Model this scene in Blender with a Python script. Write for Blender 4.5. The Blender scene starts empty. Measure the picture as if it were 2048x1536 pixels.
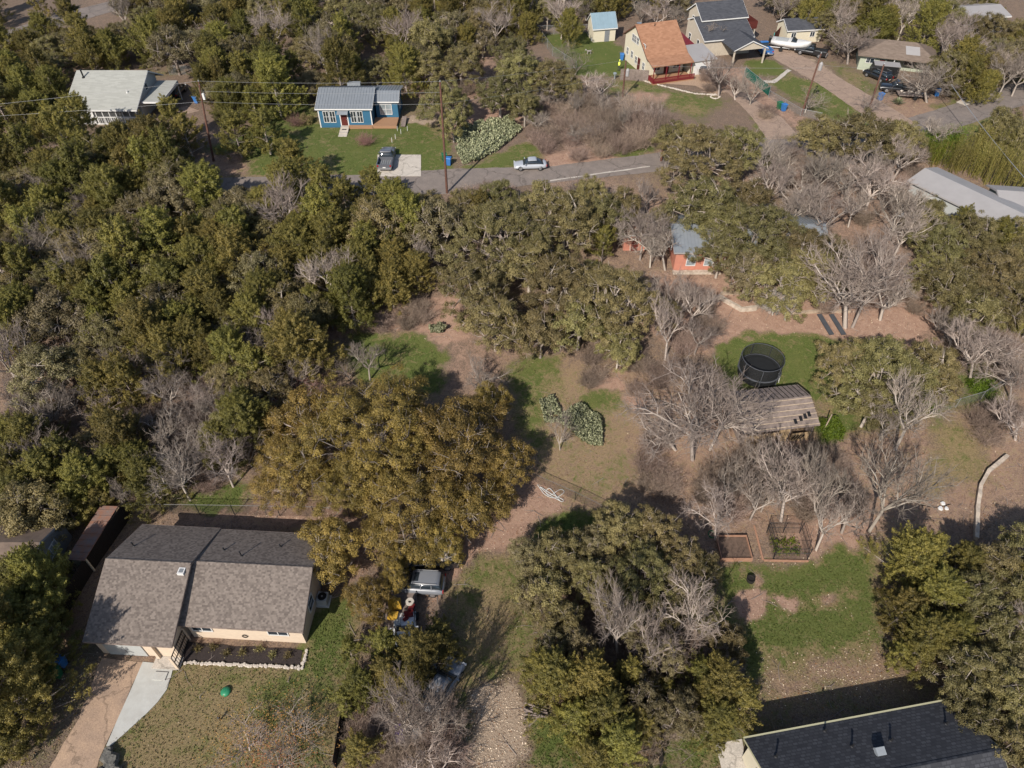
import bpy, math, random
import numpy as np
R=math.radians
S=bpy.context.scene
col=S.collection
# ---------------------------------------------------------------- camera, sky, sun, exposure
CF=1420.0; CH=54.0; CP=R(45)
cd=bpy.data.cameras.new("camera"); cam=bpy.data.objects.new("camera",cd); col.objects.link(cam)
cam.location=(0,0,CH); cam.rotation_euler=(R(45),0,0)
cd.sensor_width=36; cd.lens=CF/2048*36; cd.clip_end=6000; cd.clip_start=.5
S.camera=cam
SUN_EL=37; SUN_AZ=207
W=bpy.data.worlds.new("World"); S.world=W; W.use_nodes=True
nt=W.node_tree; bg=nt.nodes["Background"]; sky=nt.nodes.new("ShaderNodeTexSky"); sky.sky_type='NISHITA'; sky.sun_disc=False
sky.sun_elevation=R(SUN_EL); sky.sun_rotation=R(SUN_AZ)
nt.links.new(sky.outputs[0],bg.inputs[0]); bg.inputs[1].default_value=.10
ld=bpy.data.lights.new("sun",'SUN'); ld.energy=4.5; ld.angle=R(.5); ld.color=(1,.93,.84)
sun=bpy.data.objects.new("sun",ld); col.objects.link(sun)
az=R(SUN_AZ); el=R(SUN_EL)
from mathutils import Vector, Matrix
sd=Vector((math.sin(az)*math.cos(el),math.cos(az)*math.cos(el),math.sin(el)))
sun.rotation_euler=sd.to_track_quat('Z','Y').to_euler(); sun.location=(0,0,80)
vs=S.view_settings; vs.view_transform='Standard'; vs.look='None'; vs.gamma=1; vs.use_curve_mapping=False; vs.exposure=0.45
S.cycles.max_bounces=6; S.cycles.transparent_max_bounces=12
# ---------------------------------------------------------------- geometry of the place
def gh(y):
    t=np.clip((np.asarray(y,float)-28)/72.,0,1); return 6*t*t*(3-2*t)
def at(px,py,z=0.0):
    a=(px-1024)/CF; b=(py-768)/CF; c=math.sqrt(.5)
    d=(a,c-b*c,-c-b*c); zz=z
    for i in range(12):
        t=(zz-CH)/d[2]; zz=float(gh(t*d[1]))+z
    return Vector((t*d[0],t*d[1],zz))
def depth(v):
    c=math.sqrt(.5); return v[1]*c-(v[2]-CH)*c
def proj(x,y,z):
    c=math.sqrt(.5); f=y*c-(z-CH)*c; u=y*c+(z-CH)*c
    return 1024+CF*x/f,768-CF*u/f
def hgt(b,pyt):
    h=0.5
    while h<25:
        if proj(b[0],b[1],b[2]+h)[1]<=pyt: break
        h+=.1
    return h
# ---------------------------------------------------------------- materials
M={}
def mat(name,c,rough=.8,var=.25,scale=3.0,c2=None,bump=0,bscale=20,metal=0,spec=.3,kind=None,**k):
    m=bpy.data.materials.new(name); m.use_nodes=True; n=m.node_tree.nodes; l=m.node_tree.links
    b=n["Principled BSDF"]; b.inputs["Roughness"].default_value=rough; b.inputs["Metallic"].default_value=metal
    b.inputs["Specular IOR Level"].default_value=spec
    tc=n.new("ShaderNodeTexCoord"); 
    c2=c2 or tuple(x*(1-var) for x in c); c1=c if c2 is None else c
    mx=n.new("ShaderNodeMix"); mx.data_type='RGBA'; mx.inputs[6].default_value=(*c2,1); mx.inputs[7].default_value=(*c1,1)
    if kind=='brick':
        t=n.new("ShaderNodeTexBrick"); t.inputs["Scale"].default_value=1; t.inputs["Mortar Size"].default_value=k.get('mortar',0.0)
        t.inputs["Brick Width"].default_value=k.get('bw',.3); t.inputs["Row Height"].default_value=k.get('bh',.14)
        t.inputs["Color1"].default_value=(0,0,0,1); t.inputs["Color2"].default_value=(1,1,1,1); t.inputs["Mortar"].default_value=(k.get('mc',0),)*3+(1,)
        src=tc.outputs["Object"]
        if k.get('wall'):
            sp=n.new("ShaderNodeSeparateXYZ"); cb=n.new("ShaderNodeCombineXYZ"); ad=n.new("ShaderNodeMath")
            l.new(src,sp.inputs[0]); l.new(sp.outputs[0],ad.inputs[0]); l.new(sp.outputs[1],ad.inputs[1]); l.new(ad.outputs[0],cb.inputs[0]); l.new(sp.outputs[2],cb.inputs[1]); src=cb.outputs[0]
        l.new(src,t.inputs["Vector"])
        no=n.new("ShaderNodeTexNoise"); no.inputs["Scale"].default_value=1.3; no.inputs["Detail"].default_value=4; l.new(tc.outputs["Object"],no.inputs["Vector"])
        m2=n.new("ShaderNodeMix"); m2.data_type='FLOAT'; m2.inputs[0].default_value=.35
        l.new(t.outputs["Color"],m2.inputs[2]); l.new(no.outputs[0],m2.inputs[3]); l.new(m2.outputs[0],mx.inputs[0]); fac=m2.outputs[0]
    elif kind=='wave':
        t=n.new("ShaderNodeTexWave"); t.inputs["Scale"].default_value=scale; t.inputs["Distortion"].default_value=k.get('dist',.5); t.bands_direction=k.get('dir','X')
        l.new(tc.outputs["Object"],t.inputs["Vector"]); fac=t.outputs["Fac"]; l.new(fac,mx.inputs[0])
    else:
        t=n.new("ShaderNodeTexNoise"); t.inputs["Scale"].default_value=scale; t.inputs["Detail"].default_value=6; t.inputs["Roughness"].default_value=.65
        l.new(tc.outputs["Object"],t.inputs["Vector"])
        mr=n.new("ShaderNodeMapRange"); mr.inputs[1].default_value=.3; mr.inputs[2].default_value=.7; l.new(t.outputs[0],mr.inputs[0]); fac=mr.outputs[0]; l.new(fac,mx.inputs[0])
    outc=mx.outputs[2]
    if k.get('crack'):
        vo=n.new("ShaderNodeTexVoronoi"); vo.feature='DISTANCE_TO_EDGE'; vo.inputs["Scale"].default_value=k['crack']
        nd=n.new("ShaderNodeTexNoise"); nd.inputs["Scale"].default_value=1.5; nd.inputs["Detail"].default_value=4; l.new(tc.outputs["Object"],nd.inputs["Vector"])
        va=n.new("ShaderNodeVectorMath"); va.operation='MULTIPLY_ADD'; va.inputs[1].default_value=(1.3,1.3,1.3); l.new(nd.outputs[1],va.inputs[0]); l.new(tc.outputs["Object"],va.inputs[2]); l.new(va.outputs[0],vo.inputs["Vector"])
        r1=n.new("ShaderNodeMapRange"); r1.inputs[1].default_value=.0; r1.inputs[2].default_value=.03; r1.inputs[3].default_value=.62; r1.inputs[4].default_value=1; l.new(vo.outputs["Distance"],r1.inputs[0])
        ns=n.new("ShaderNodeTexNoise"); ns.inputs["Scale"].default_value=14; ns.inputs["Detail"].default_value=3; l.new(tc.outputs["Object"],ns.inputs["Vector"])
        r2=n.new("ShaderNodeMapRange"); r2.inputs[1].default_value=.3; r2.inputs[2].default_value=.7; r2.inputs[3].default_value=.78; r2.inputs[4].default_value=1.15; l.new(ns.outputs[0],r2.inputs[0])
        ml=n.new("ShaderNodeMath"); ml.operation='MULTIPLY'; l.new(r1.outputs[0],ml.inputs[0]); l.new(r2.outputs[0],ml.inputs[1])
        vm=n.new("ShaderNodeVectorMath"); vm.operation='SCALE'; l.new(outc,vm.inputs[0]); l.new(ml.outputs[0],vm.inputs["Scale"]); outc=vm.outputs[0]
    l.new(outc,b.inputs["Base Color"])
    if bump:
        t2=n.new("ShaderNodeTexNoise"); t2.inputs["Scale"].default_value=bscale; t2.inputs["Detail"].default_value=4; l.new(tc.outputs["Object"],t2.inputs["Vector"])
        bp=n.new("ShaderNodeBump"); bp.inputs["Strength"].default_value=bump; bp.inputs["Distance"].default_value=.05; l.new(t2.outputs[0],bp.inputs["Height"]); l.new(bp.outputs[0],b.inputs["Normal"])
    M[name]=m; return m
def leafmat(name,c1,c2,trans=.25,hue=.03,rough=.55):
    m=bpy.data.materials.new(name); m.use_nodes=True; n=m.node_tree.nodes; l=m.node_tree.links
    b=n["Principled BSDF"]; out=n["Material Output"]; b.inputs["Roughness"].default_value=rough; b.inputs["Specular IOR Level"].default_value=.35
    a=n.new("ShaderNodeAttribute"); a.attribute_name="v"
    oi=n.new("ShaderNodeObjectInfo")
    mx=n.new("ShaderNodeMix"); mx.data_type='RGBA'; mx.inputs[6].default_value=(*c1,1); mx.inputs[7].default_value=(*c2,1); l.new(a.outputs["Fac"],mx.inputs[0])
    hs=n.new("ShaderNodeHueSaturation")
    mr=n.new("ShaderNodeMapRange"); mr.inputs[3].default_value=.5-hue; mr.inputs[4].default_value=.5+hue*.8; l.new(oi.outputs["Random"],mr.inputs[0]); l.new(mr.outputs[0],hs.inputs["Hue"])
    mu=n.new("ShaderNodeMath"); mu.operation='MULTIPLY'; mu.inputs[1].default_value=7.31; l.new(oi.outputs["Random"],mu.inputs[0])
    fr=n.new("ShaderNodeMath"); fr.operation='FRACT'; l.new(mu.outputs[0],fr.inputs[0])
    mr2=n.new("ShaderNodeMapRange"); mr2.inputs[3].default_value=.70; mr2.inputs[4].default_value=1.28; hs.inputs['Saturation'].default_value=1.07; l.new(fr.outputs[0],mr2.inputs[0]); l.new(mr2.outputs[0],hs.inputs["Value"])
    l.new(mx.outputs[2],hs.inputs["Color"]); l.new(hs.outputs[0],b.inputs["Base Color"])
    if trans:
        tr=n.new("ShaderNodeBsdfTranslucent"); l.new(hs.outputs[0],tr.inputs[0]); ms=n.new("ShaderNodeMixShader"); ms.inputs[0].default_value=trans
        l.new(b.outputs[0],ms.inputs[1]); l.new(tr.outputs[0],ms.inputs[2]); l.new(ms.outputs[0],out.inputs[0])
    M[name]=m
def netmat(name,c,a):
    m=bpy.data.materials.new(name); m.use_nodes=True; n=m.node_tree.nodes; l=m.node_tree.links; b=n["Principled BSDF"]
    b.inputs["Base Color"].default_value=(*c,1); b.inputs["Roughness"].default_value=.7
    t=n.new("ShaderNodeBsdfTransparent"); ms=n.new("ShaderNodeMixShader"); ms.inputs[0].default_value=a
    l.new(t.outputs[0],ms.inputs[1]); l.new(b.outputs[0],ms.inputs[2]); l.new(ms.outputs[0],n["Material Output"].inputs[0]); M[name]=m
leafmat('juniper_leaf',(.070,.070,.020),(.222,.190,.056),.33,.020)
leafmat('oak_leaf',(.105,.093,.040),(.285,.242,.110),.3,.02)
leafmat('gold_oak_leaf',(.110,.085,.028),(.365,.265,.088),.3,.008)
leafmat('grey_oak_leaf',(.110,.094,.048),(.260,.220,.120),.3,.012)
leafmat('orange_leaf',(.25,.12,.05),(.42,.22,.09),.2)
leafmat('green_leaf',(.06,.10,.015),(.20,.26,.04),.3)
leafmat('bamboo_leaf',(.12,.12,.03),(.30,.25,.09),.3,.01)
leafmat('bark_pale',(.20,.160,.135),(.39,.34,.295),0,.012,.9)
leafmat('bark_dark',(.07,.055,.045),(.16,.13,.11),0,.01,.9)
leafmat('lichen_bark',(.28,.26,.23),(.50,.47,.42),0,.01,.9)
leafmat('twig',(.20,.145,.115),(.36,.28,.225),0,.015,.9)
leafmat('pink_twig',(.20,.115,.095),(.34,.21,.18),0,.01,.9)
leafmat('cactus_pad',(.10,.11,.06),(.29,.29,.18),0,.01,.5)
leafmat('grass_blade',(.05,.065,.018),(.14,.155,.05),.2,0)
leafmat('straw',(.20,.14,.08),(.38,.28,.17),.1,0)
leafmat('stone_chip',(.32,.245,.18),(.62,.52,.40),0,0,.9)
mat('shingle_brown',(.215,.180,.155),kind='brick',c2=(.085,.070,.062),bw=.17,bh=.13,rough=.95,spec=.1)
mat('shingle_dark',(.072,.074,.082),kind='brick',c2=(.026,.027,.032),bw=.36,bh=.22,mortar=.03,rough=.9,spec=.15)
mat('shingle_orange',(.34,.185,.115),kind='brick',c2=(.23,.115,.068),bw=.5,bh=.2,rough=.95,spec=.1)
mat('shingle_grey',(.33,.33,.30),kind='brick',c2=(.26,.26,.235),bw=.9,bh=.2,rough=.95,spec=.1)
mat('shingle_slate',(.075,.078,.088),kind='brick',c2=(.045,.047,.055),bw=.5,bh=.2,rough=.95,spec=.1)
mat('shingle_tan',(.20,.155,.125),kind='brick',c2=(.13,.10,.08),bw=.5,bh=.2,rough=.95,spec=.1)
mat('old_roof',(.17,.125,.095),scale=1.2,c2=(.10,.075,.06),rough=.95)
mat('metal_roof',(.25,.27,.29),rough=.45,var=.15,scale=1,metal=.3)
mat('metal_white',(.30,.285,.28),rough=.6,var=.12,scale=.6)
mat('metal_blue',(.20,.28,.33),rough=.5,var=.15,scale=1)
mat('metal_rust',(.16,.13,.12),rough=.8,c2=(.23,.10,.055),scale=1.6)
mat('metal_grey',(.22,.24,.26),rough=.55,var=.2,scale=2)
mat('brick_cream',(.56,.46,.35),kind='brick',c2=(.48,.38,.29),bw=.28,bh=.09,mortar=.008,mc=.3,wall=1,rough=.9)
mat('wall_cream',(.56,.51,.39),rough=.85,var=.1,scale=2)
mat('wall_beige',(.46,.40,.32),rough=.85,var=.15,scale=2)
mat('wall_grey',(.18,.19,.20),rough=.85,var=.15,scale=2)
mat('wall_lightgrey',(.36,.37,.36),rough=.85,var=.1,scale=2)
mat('wall_blue',(.035,.125,.21),kind='wave',c2=(.028,.10,.17),scale=2.2,dir='Z',dist=0,rough=.7)
mat('wall_coral',(.48,.20,.14),rough=.85,var=.2,scale=1.5)
mat('wall_green',(.34,.37,.29),rough=.85,var=.12,scale=2)
mat('white',(.60,.59,.57),rough=.6,var=.08,scale=2)
mat('wall_yellow',(.38,.36,.23),rough=.7,var=.1,scale=2)
mat('glass',(.03,.04,.05),rough=.08,var=.4,scale=.8,spec=.8)
mat('glass_pale',(.30,.34,.36),rough=.15,var=.5,scale=.8,spec=.8)
mat('black',(.012,.012,.013),rough=.5,var=.3)
mat('black_metal',(.02,.02,.022),rough=.45,var=.3)
mat('grey_metal',(.35,.35,.35),rough=.4,var=.2,metal=.5)
mat('fence_dark',(.020,.017,.015),rough=.9,var=.4,scale=5)
mat('fence_wood',(.11,.085,.07),kind='wave',c2=(.08,.06,.045),scale=1.6,dist=1.5,rough=.9)
mat('weathered_wood',(.24,.19,.165),c2=(.12,.095,.082),scale=2.2,rough=.95,bump=.3)
mat('pale_wood',(.42,.33,.24),c2=(.26,.20,.15),scale=3,rough=.9)
mat('plywood',(.42,.30,.17),c2=(.28,.19,.11),scale=1.5,rough=.9)
mat('deck_wood',(.33,.19,.11),kind='wave',c2=(.26,.145,.08),scale=2.2,dir='X',dist=.3,rough=.8)
mat('bed_wood',(.36,.20,.13),rough=.85,var=.3)
mat('pole_wood',(.15,.07,.05),rough=.9,c2=(.07,.04,.03),scale=4)
mat('red_paint',(.17,.016,.022),rough=.5,var=.25)
mat('dark_red',(.10,.02,.015),rough=.8,var=.3)
mat('concrete_new',(.44,.44,.41),rough=.9,c2=(.36,.35,.32),scale=1.1,bump=.1)
mat('concrete',(.50,.45,.39),rough=.9,c2=(.40,.36,.31),scale=1.4,bump=.1,crack=0.3)
mat('driveway_tan',(.42,.29,.195),rough=.95,c2=(.25,.18,.135),scale=.45,bump=.2,crack=0.3)
mat('driveway_pink',(.33,.24,.18),rough=.95,c2=(.25,.18,.14),scale=1.2,bump=.2,crack=0.35)
mat('asphalt',(.215,.178,.155),rough=.95,c2=(.155,.132,.118),scale=.9,bump=.3,bscale=8,crack=0.22)
mat('paint_line',(.50,.46,.40),rough=.9,c2=(.30,.26,.23),scale=1.5)
mat('stone_wall',(.50,.43,.35),rough=.95,c2=(.30,.24,.19),scale=3,bump=.6,bscale=6)
mat('stone_pale',(.55,.49,.42),rough=.95,c2=(.36,.31,.26),scale=4,bump=.6,bscale=8)
mat('rock_dark',(.17,.16,.14),rough=.95,c2=(.045,.045,.042),scale=5,bump=.8,bscale=8)
mat('mulch',(.055,.042,.038),rough=1,c2=(.022,.017,.016),scale=14,bump=1,bscale=30)
mat('soil_brown',(.15,.10,.075),rough=1,c2=(.08,.055,.04),scale=5,bump=.8)
mat('mulch_tan',(.42,.30,.21),rough=1,c2=(.28,.19,.13),scale=5,bump=.8)
mat('red_soil',(.36,.20,.14),rough=1,c2=(.26,.14,.10),scale=1.5,bump=.8)
mat('plastic_blue',(.04,.16,.42),rough=.5,var=.2)
mat('plastic_green',(.02,.13,.06),rough=.5,var=.2)
mat('lid_green',(.03,.22,.11),rough=.4,var=.3,scale=2)
mat('teal_plastic',(.05,.35,.33),rough=.5,var=.2)
mat('black_pad',(.015,.016,.017),rough=.7,var=.3)
mat('plank_dark',(.07,.075,.085),rough=.7,var=.3)
mat('tarp_green',(.01,.10,.07),rough=.7,var=.2)
mat('skin',(.5,.33,.24),rough=.6,var=.05); mat('cloth_yellow',(.65,.75,.10),rough=.8,var=.1); mat('cloth_dark',(.03,.035,.05),rough=.9,var=.1)
mat('fur_grey',(.33,.30,.27),rough=.9,var=.3)
mat('rope_white',(.52,.53,.52),rough=.7,var=.1)
mat('purple_plastic',(.10,.06,.22),rough=.5,var=.2)
mat('yellow_paint',(.55,.33,.05),rough=.5,var=.3,scale=4)
mat('red_plastic',(.13,.015,.015),rough=.4,var=.2)
mat('tyre',(.02,.02,.02),rough=.9,var=.2)
mat('rim',(.4,.4,.41),rough=.3,var=.2,metal=.7)
mat('lamp_glass',(.65,.65,.65),rough=.1,var=.1)
mat('tail_red',(.30,.01,.01),rough=.2,var=.1)
for n_,c_ in dict(silver=(.17,.18,.20),pale=(.36,.38,.41),graphite=(.095,.10,.115),blackp=(.010,.011,.013),blue=(.03,.13,.36),whitep=(.60,.62,.64),red=(.40,.02,.02),slate=(.20,.21,.23),brownp=(.035,.025,.02)).items():
    m_=mat('paint_'+n_,c_,rough=.28,var=.06,spec=.6); m_.node_tree.nodes["Principled BSDF"].inputs["Coat Weight"].default_value=.6
netmat('net_black',(.02,.02,.02),.55); netmat('net_screen',(.08,.08,.08),.55); netmat('chain_link',(.30,.31,.30),.16); netmat('chain_black',(.02,.02,.02),.22)
# ---------------------------------------------------------------- mesh helpers
def tag(o,label=None,cat=None,group=None,kind=None):
    if label: o["label"]=label
    if cat: o["category"]=cat
    if group: o["group"]=group
    if kind: o["kind"]=kind
    return o
def empty(name,loc=(0,0,0),rz=0,label=None,cat=None,group=None):
    o=bpy.data.objects.new(name,None); col.objects.link(o); o.location=loc; o.rotation_euler=(0,0,rz); o.empty_display_size=.3
    return tag(o,label,cat,group)
class MB:
    def __init__(s): s.v=[]; s.f=[]; s.smooth=False
    def add(s,vs,fs):
        k=len(s.v); s.v+= [tuple(v) for v in vs]; s.f+=[tuple(i+k for i in f) for f in fs]; return s
    def box(s,x0,x1,y0,y1,z0,z1):
        return s.add([(x0,y0,z0),(x1,y0,z0),(x1,y1,z0),(x0,y1,z0),(x0,y0,z1),(x1,y0,z1),(x1,y1,z1),(x0,y1,z1)],
            [(0,3,2,1),(4,5,6,7),(0,1,5,4),(1,2,6,5),(2,3,7,6),(3,0,4,7)])
    def rbox(s,cx,cy,cz,sx,sy,sz,rz=0,rx=0,ry=0):
        m=Matrix.Translation((cx,cy,cz))@Matrix.Rotation(rz,4,'Z')@Matrix.Rotation(ry,4,'Y')@Matrix.Rotation(rx,4,'X')
        b=MB().box(-sx/2,sx/2,-sy/2,sy/2,-sz/2,sz/2); return s.add([m@Vector(v) for v in b.v],b.f)
    def prism(s,prof,a0,a1,axis='x'):
        n=len(prof); f=(lambda a,p:(a,p[0],p[1])) if axis=='x' else ((lambda a,p:(p[0],a,p[1])) if axis=='y' else (lambda a,p:(p[0],p[1],a)))
        vs=[f(a0,p) for p in prof]+[f(a1,p) for p in prof]
        return s.add(vs,[tuple(range(n))[::-1],tuple(range(n,2*n))]+[(i,(i+1)%n,n+(i+1)%n,n+i) for i in range(n)])
    def tube(s,pts,r,n=6,r1=None,cap=True):
        pts=[Vector(p) for p in pts]; k=len(s.v); N=len(pts)
        for i,p in enumerate(pts):
            d=(pts[min(i+1,N-1)]-pts[max(i-1,0)]).normalized(); a=d.orthogonal().normalized() if abs(d.z)>.9 else d.cross(Vector((0,0,1))).normalized(); b=d.cross(a)
            rr=r if r1 is None else r+(r1-r)*i/(N-1)
            s.v+=[tuple(p+a*rr*math.cos(t*2*math.pi/n)+b*rr*math.sin(t*2*math.pi/n)) for t in range(n)]
        for i in range(N-1):
            for j in range(n): s.f.append((k+i*n+j,k+i*n+(j+1)%n,k+(i+1)*n+(j+1)%n,k+(i+1)*n+j))
        if cap: s.f.append(tuple(k+j for j in range(n))[::-1]); s.f.append(tuple(k+(N-1)*n+j for j in range(n)))
        return s
    def lathe(s,prof,cx=0,cy=0,n=16):
        k=len(s.v)
        for r,z in prof: s.v+=[(cx+r*math.cos(t*2*math.pi/n),cy+r*math.sin(t*2*math.pi/n),z) for t in range(n)]
        for i in range(len(prof)-1):
            for j in range(n): s.f.append((k+i*n+j,k+i*n+(j+1)%n,k+(i+1)*n+(j+1)%n,k+(i+1)*n+j))
        s.f.append(tuple(k+j for j in range(n))[::-1]); s.f.append(tuple(k+(len(prof)-1)*n+j for j in range(n))); return s
    def loft(s,rings):
        k=len(s.v); n=len(rings[0])
        for r in rings: s.v+=[tuple(p) for p in r]
        for i in range(len(rings)-1):
            for j in range(n): s.f.append((k+i*n+j,k+i*n+(j+1)%n,k+(i+1)*n+(j+1)%n,k+(i+1)*n+j))
        s.f.append(tuple(k+j for j in range(n))[::-1]); s.f.append(tuple(k+(len(rings)-1)*n+j for j in range(n))); return s
    def build(s,name,m,parent=None,smooth=False):
        me=bpy.data.meshes.new(name); me.from_pydata(s.v,[],s.f); me.materials.append(M[m])
        o=bpy.data.objects.new(name,me); col.objects.link(o)
        if parent: o.parent=parent
        if smooth: me.polygons.foreach_set("use_smooth",[True]*len(me.polygons))
        import bmesh
        b=bmesh.new(); b.from_mesh(me); bmesh.ops.recalc_face_normals(b,faces=b.faces); b.to_mesh(me); b.free()
        return o
def npmesh(name,V,Fa,m,v=None):
    """V (n,3) verts, Fa (k,4) or (k,3) faces; v per-face value"""
    me=bpy.data.meshes.new(name); k,c=Fa.shape
    me.vertices.add(len(V)); me.vertices.foreach_set("co",np.ascontiguousarray(V,np.float32).ravel())
    me.loops.add(k*c); me.loops.foreach_set("vertex_index",np.ascontiguousarray(Fa,np.int32).ravel())
    me.polygons.add(k); me.polygons.foreach_set("loop_start",np.arange(0,k*c,c,dtype=np.int32)); me.polygons.foreach_set("loop_total",np.full(k,c,np.int32))
    me.update(calc_edges=True); me.materials.append(M[m])
    if v is not None:
        a=me.attributes.new("v",'FLOAT','FACE'); a.data.foreach_set("value",np.ascontiguousarray(v,np.float32))
    return me
def obj(name,me,parent=None,loc=None):
    o=bpy.data.objects.new(name,me); col.objects.link(o)
    if parent: o.parent=parent
    if loc is not None: o.location=loc
    return o
def unit(a): return a/(np.linalg.norm(a,axis=-1,keepdims=True)+1e-9)
def leaves(rng,C,N,size,aspect=.5):
    """rhombic leaves at C facing N"""
    n=len(C); t=unit(np.cross(N,rng.normal(size=(n,3)))); b=np.cross(N,t); s=size*rng.uniform(.6,1.35,(n,1))
    V=np.stack([C-t*s,C+b*s*aspect,C+t*s,C-b*s*aspect],1).reshape(-1,3)
    return V,np.arange(4*n).reshape(n,4)
def tubes(segs,n=4):
    """segs (k,8): p0 p1 r0 r1"""
    s=np.asarray(segs,float); p0,p1,r0,r1=s[:,:3],s[:,3:6],s[:,6:7],s[:,7:8]
    d=unit(p1-p0); ref=np.where(np.abs(d[:,2:])>.9,np.array([[1.,0,0]]),np.array([[0,0,1.]])); a=unit(np.cross(d,ref)); b=np.cross(d,a)
    V=[]
    for p,r in ((p0,r0),(p1,r1)):
        for j in range(n):
            t=2*math.pi*j/n; V.append(p+(a*math.cos(t)+b*math.sin(t))*r)
    V=np.stack(V,1); k=len(s); base=(np.arange(k)*2*n)[:,None]
    F=np.concatenate([base+np.array([[j,(j+1)%n,n+(j+1)%n,n+j]]) for j in range(n)],0)
    return V.reshape(-1,3),F
# ---------------------------------------------------------------- the ground
def gen_noise(x,y,seed,sc):
    """value noise on numpy grids"""
    r=np.random.default_rng(seed); T=r.random((257,257)); u=x/sc; v=y/sc; i=np.floor(u).astype(int); j=np.floor(v).astype(int); fu=u-i; fv=v-j
    fu=fu*fu*(3-2*fu); fv=fv*fv*(3-2*fv); g=lambda a,b:T[a%256,b%256]
    return (g(i,j)*(1-fu)+g(i+1,j)*fu)*(1-fv)+(g(i,j+1)*(1-fu)+g(i+1,j+1)*fu)*fv
def poly_sd(x,y,P):
    """signed distance, positive inside"""
    d=np.full(x.shape,1e9); ins=np.zeros(x.shape,bool); n=len(P)
    for k in range(n):
        ax,ay=P[k]; bx,by=P[(k+1)%n]; ex,ey=bx-ax,by-ay; L=ex*ex+ey*ey+1e-9
        t=np.clip(((x-ax)*ex+(y-ay)*ey)/L,0,1); d=np.minimum(d,np.hypot(x-ax-t*ex,y-ay-t*ey))
        c=((ay>y)!=(by>y))&(x<(bx-ax)*(y-ay)/(by-ay+1e-12)+ax); ins^=c
    return np.where(ins,d,-d)
def gp(pts): return [tuple(at(*p)[:2]) for p in pts]
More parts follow.
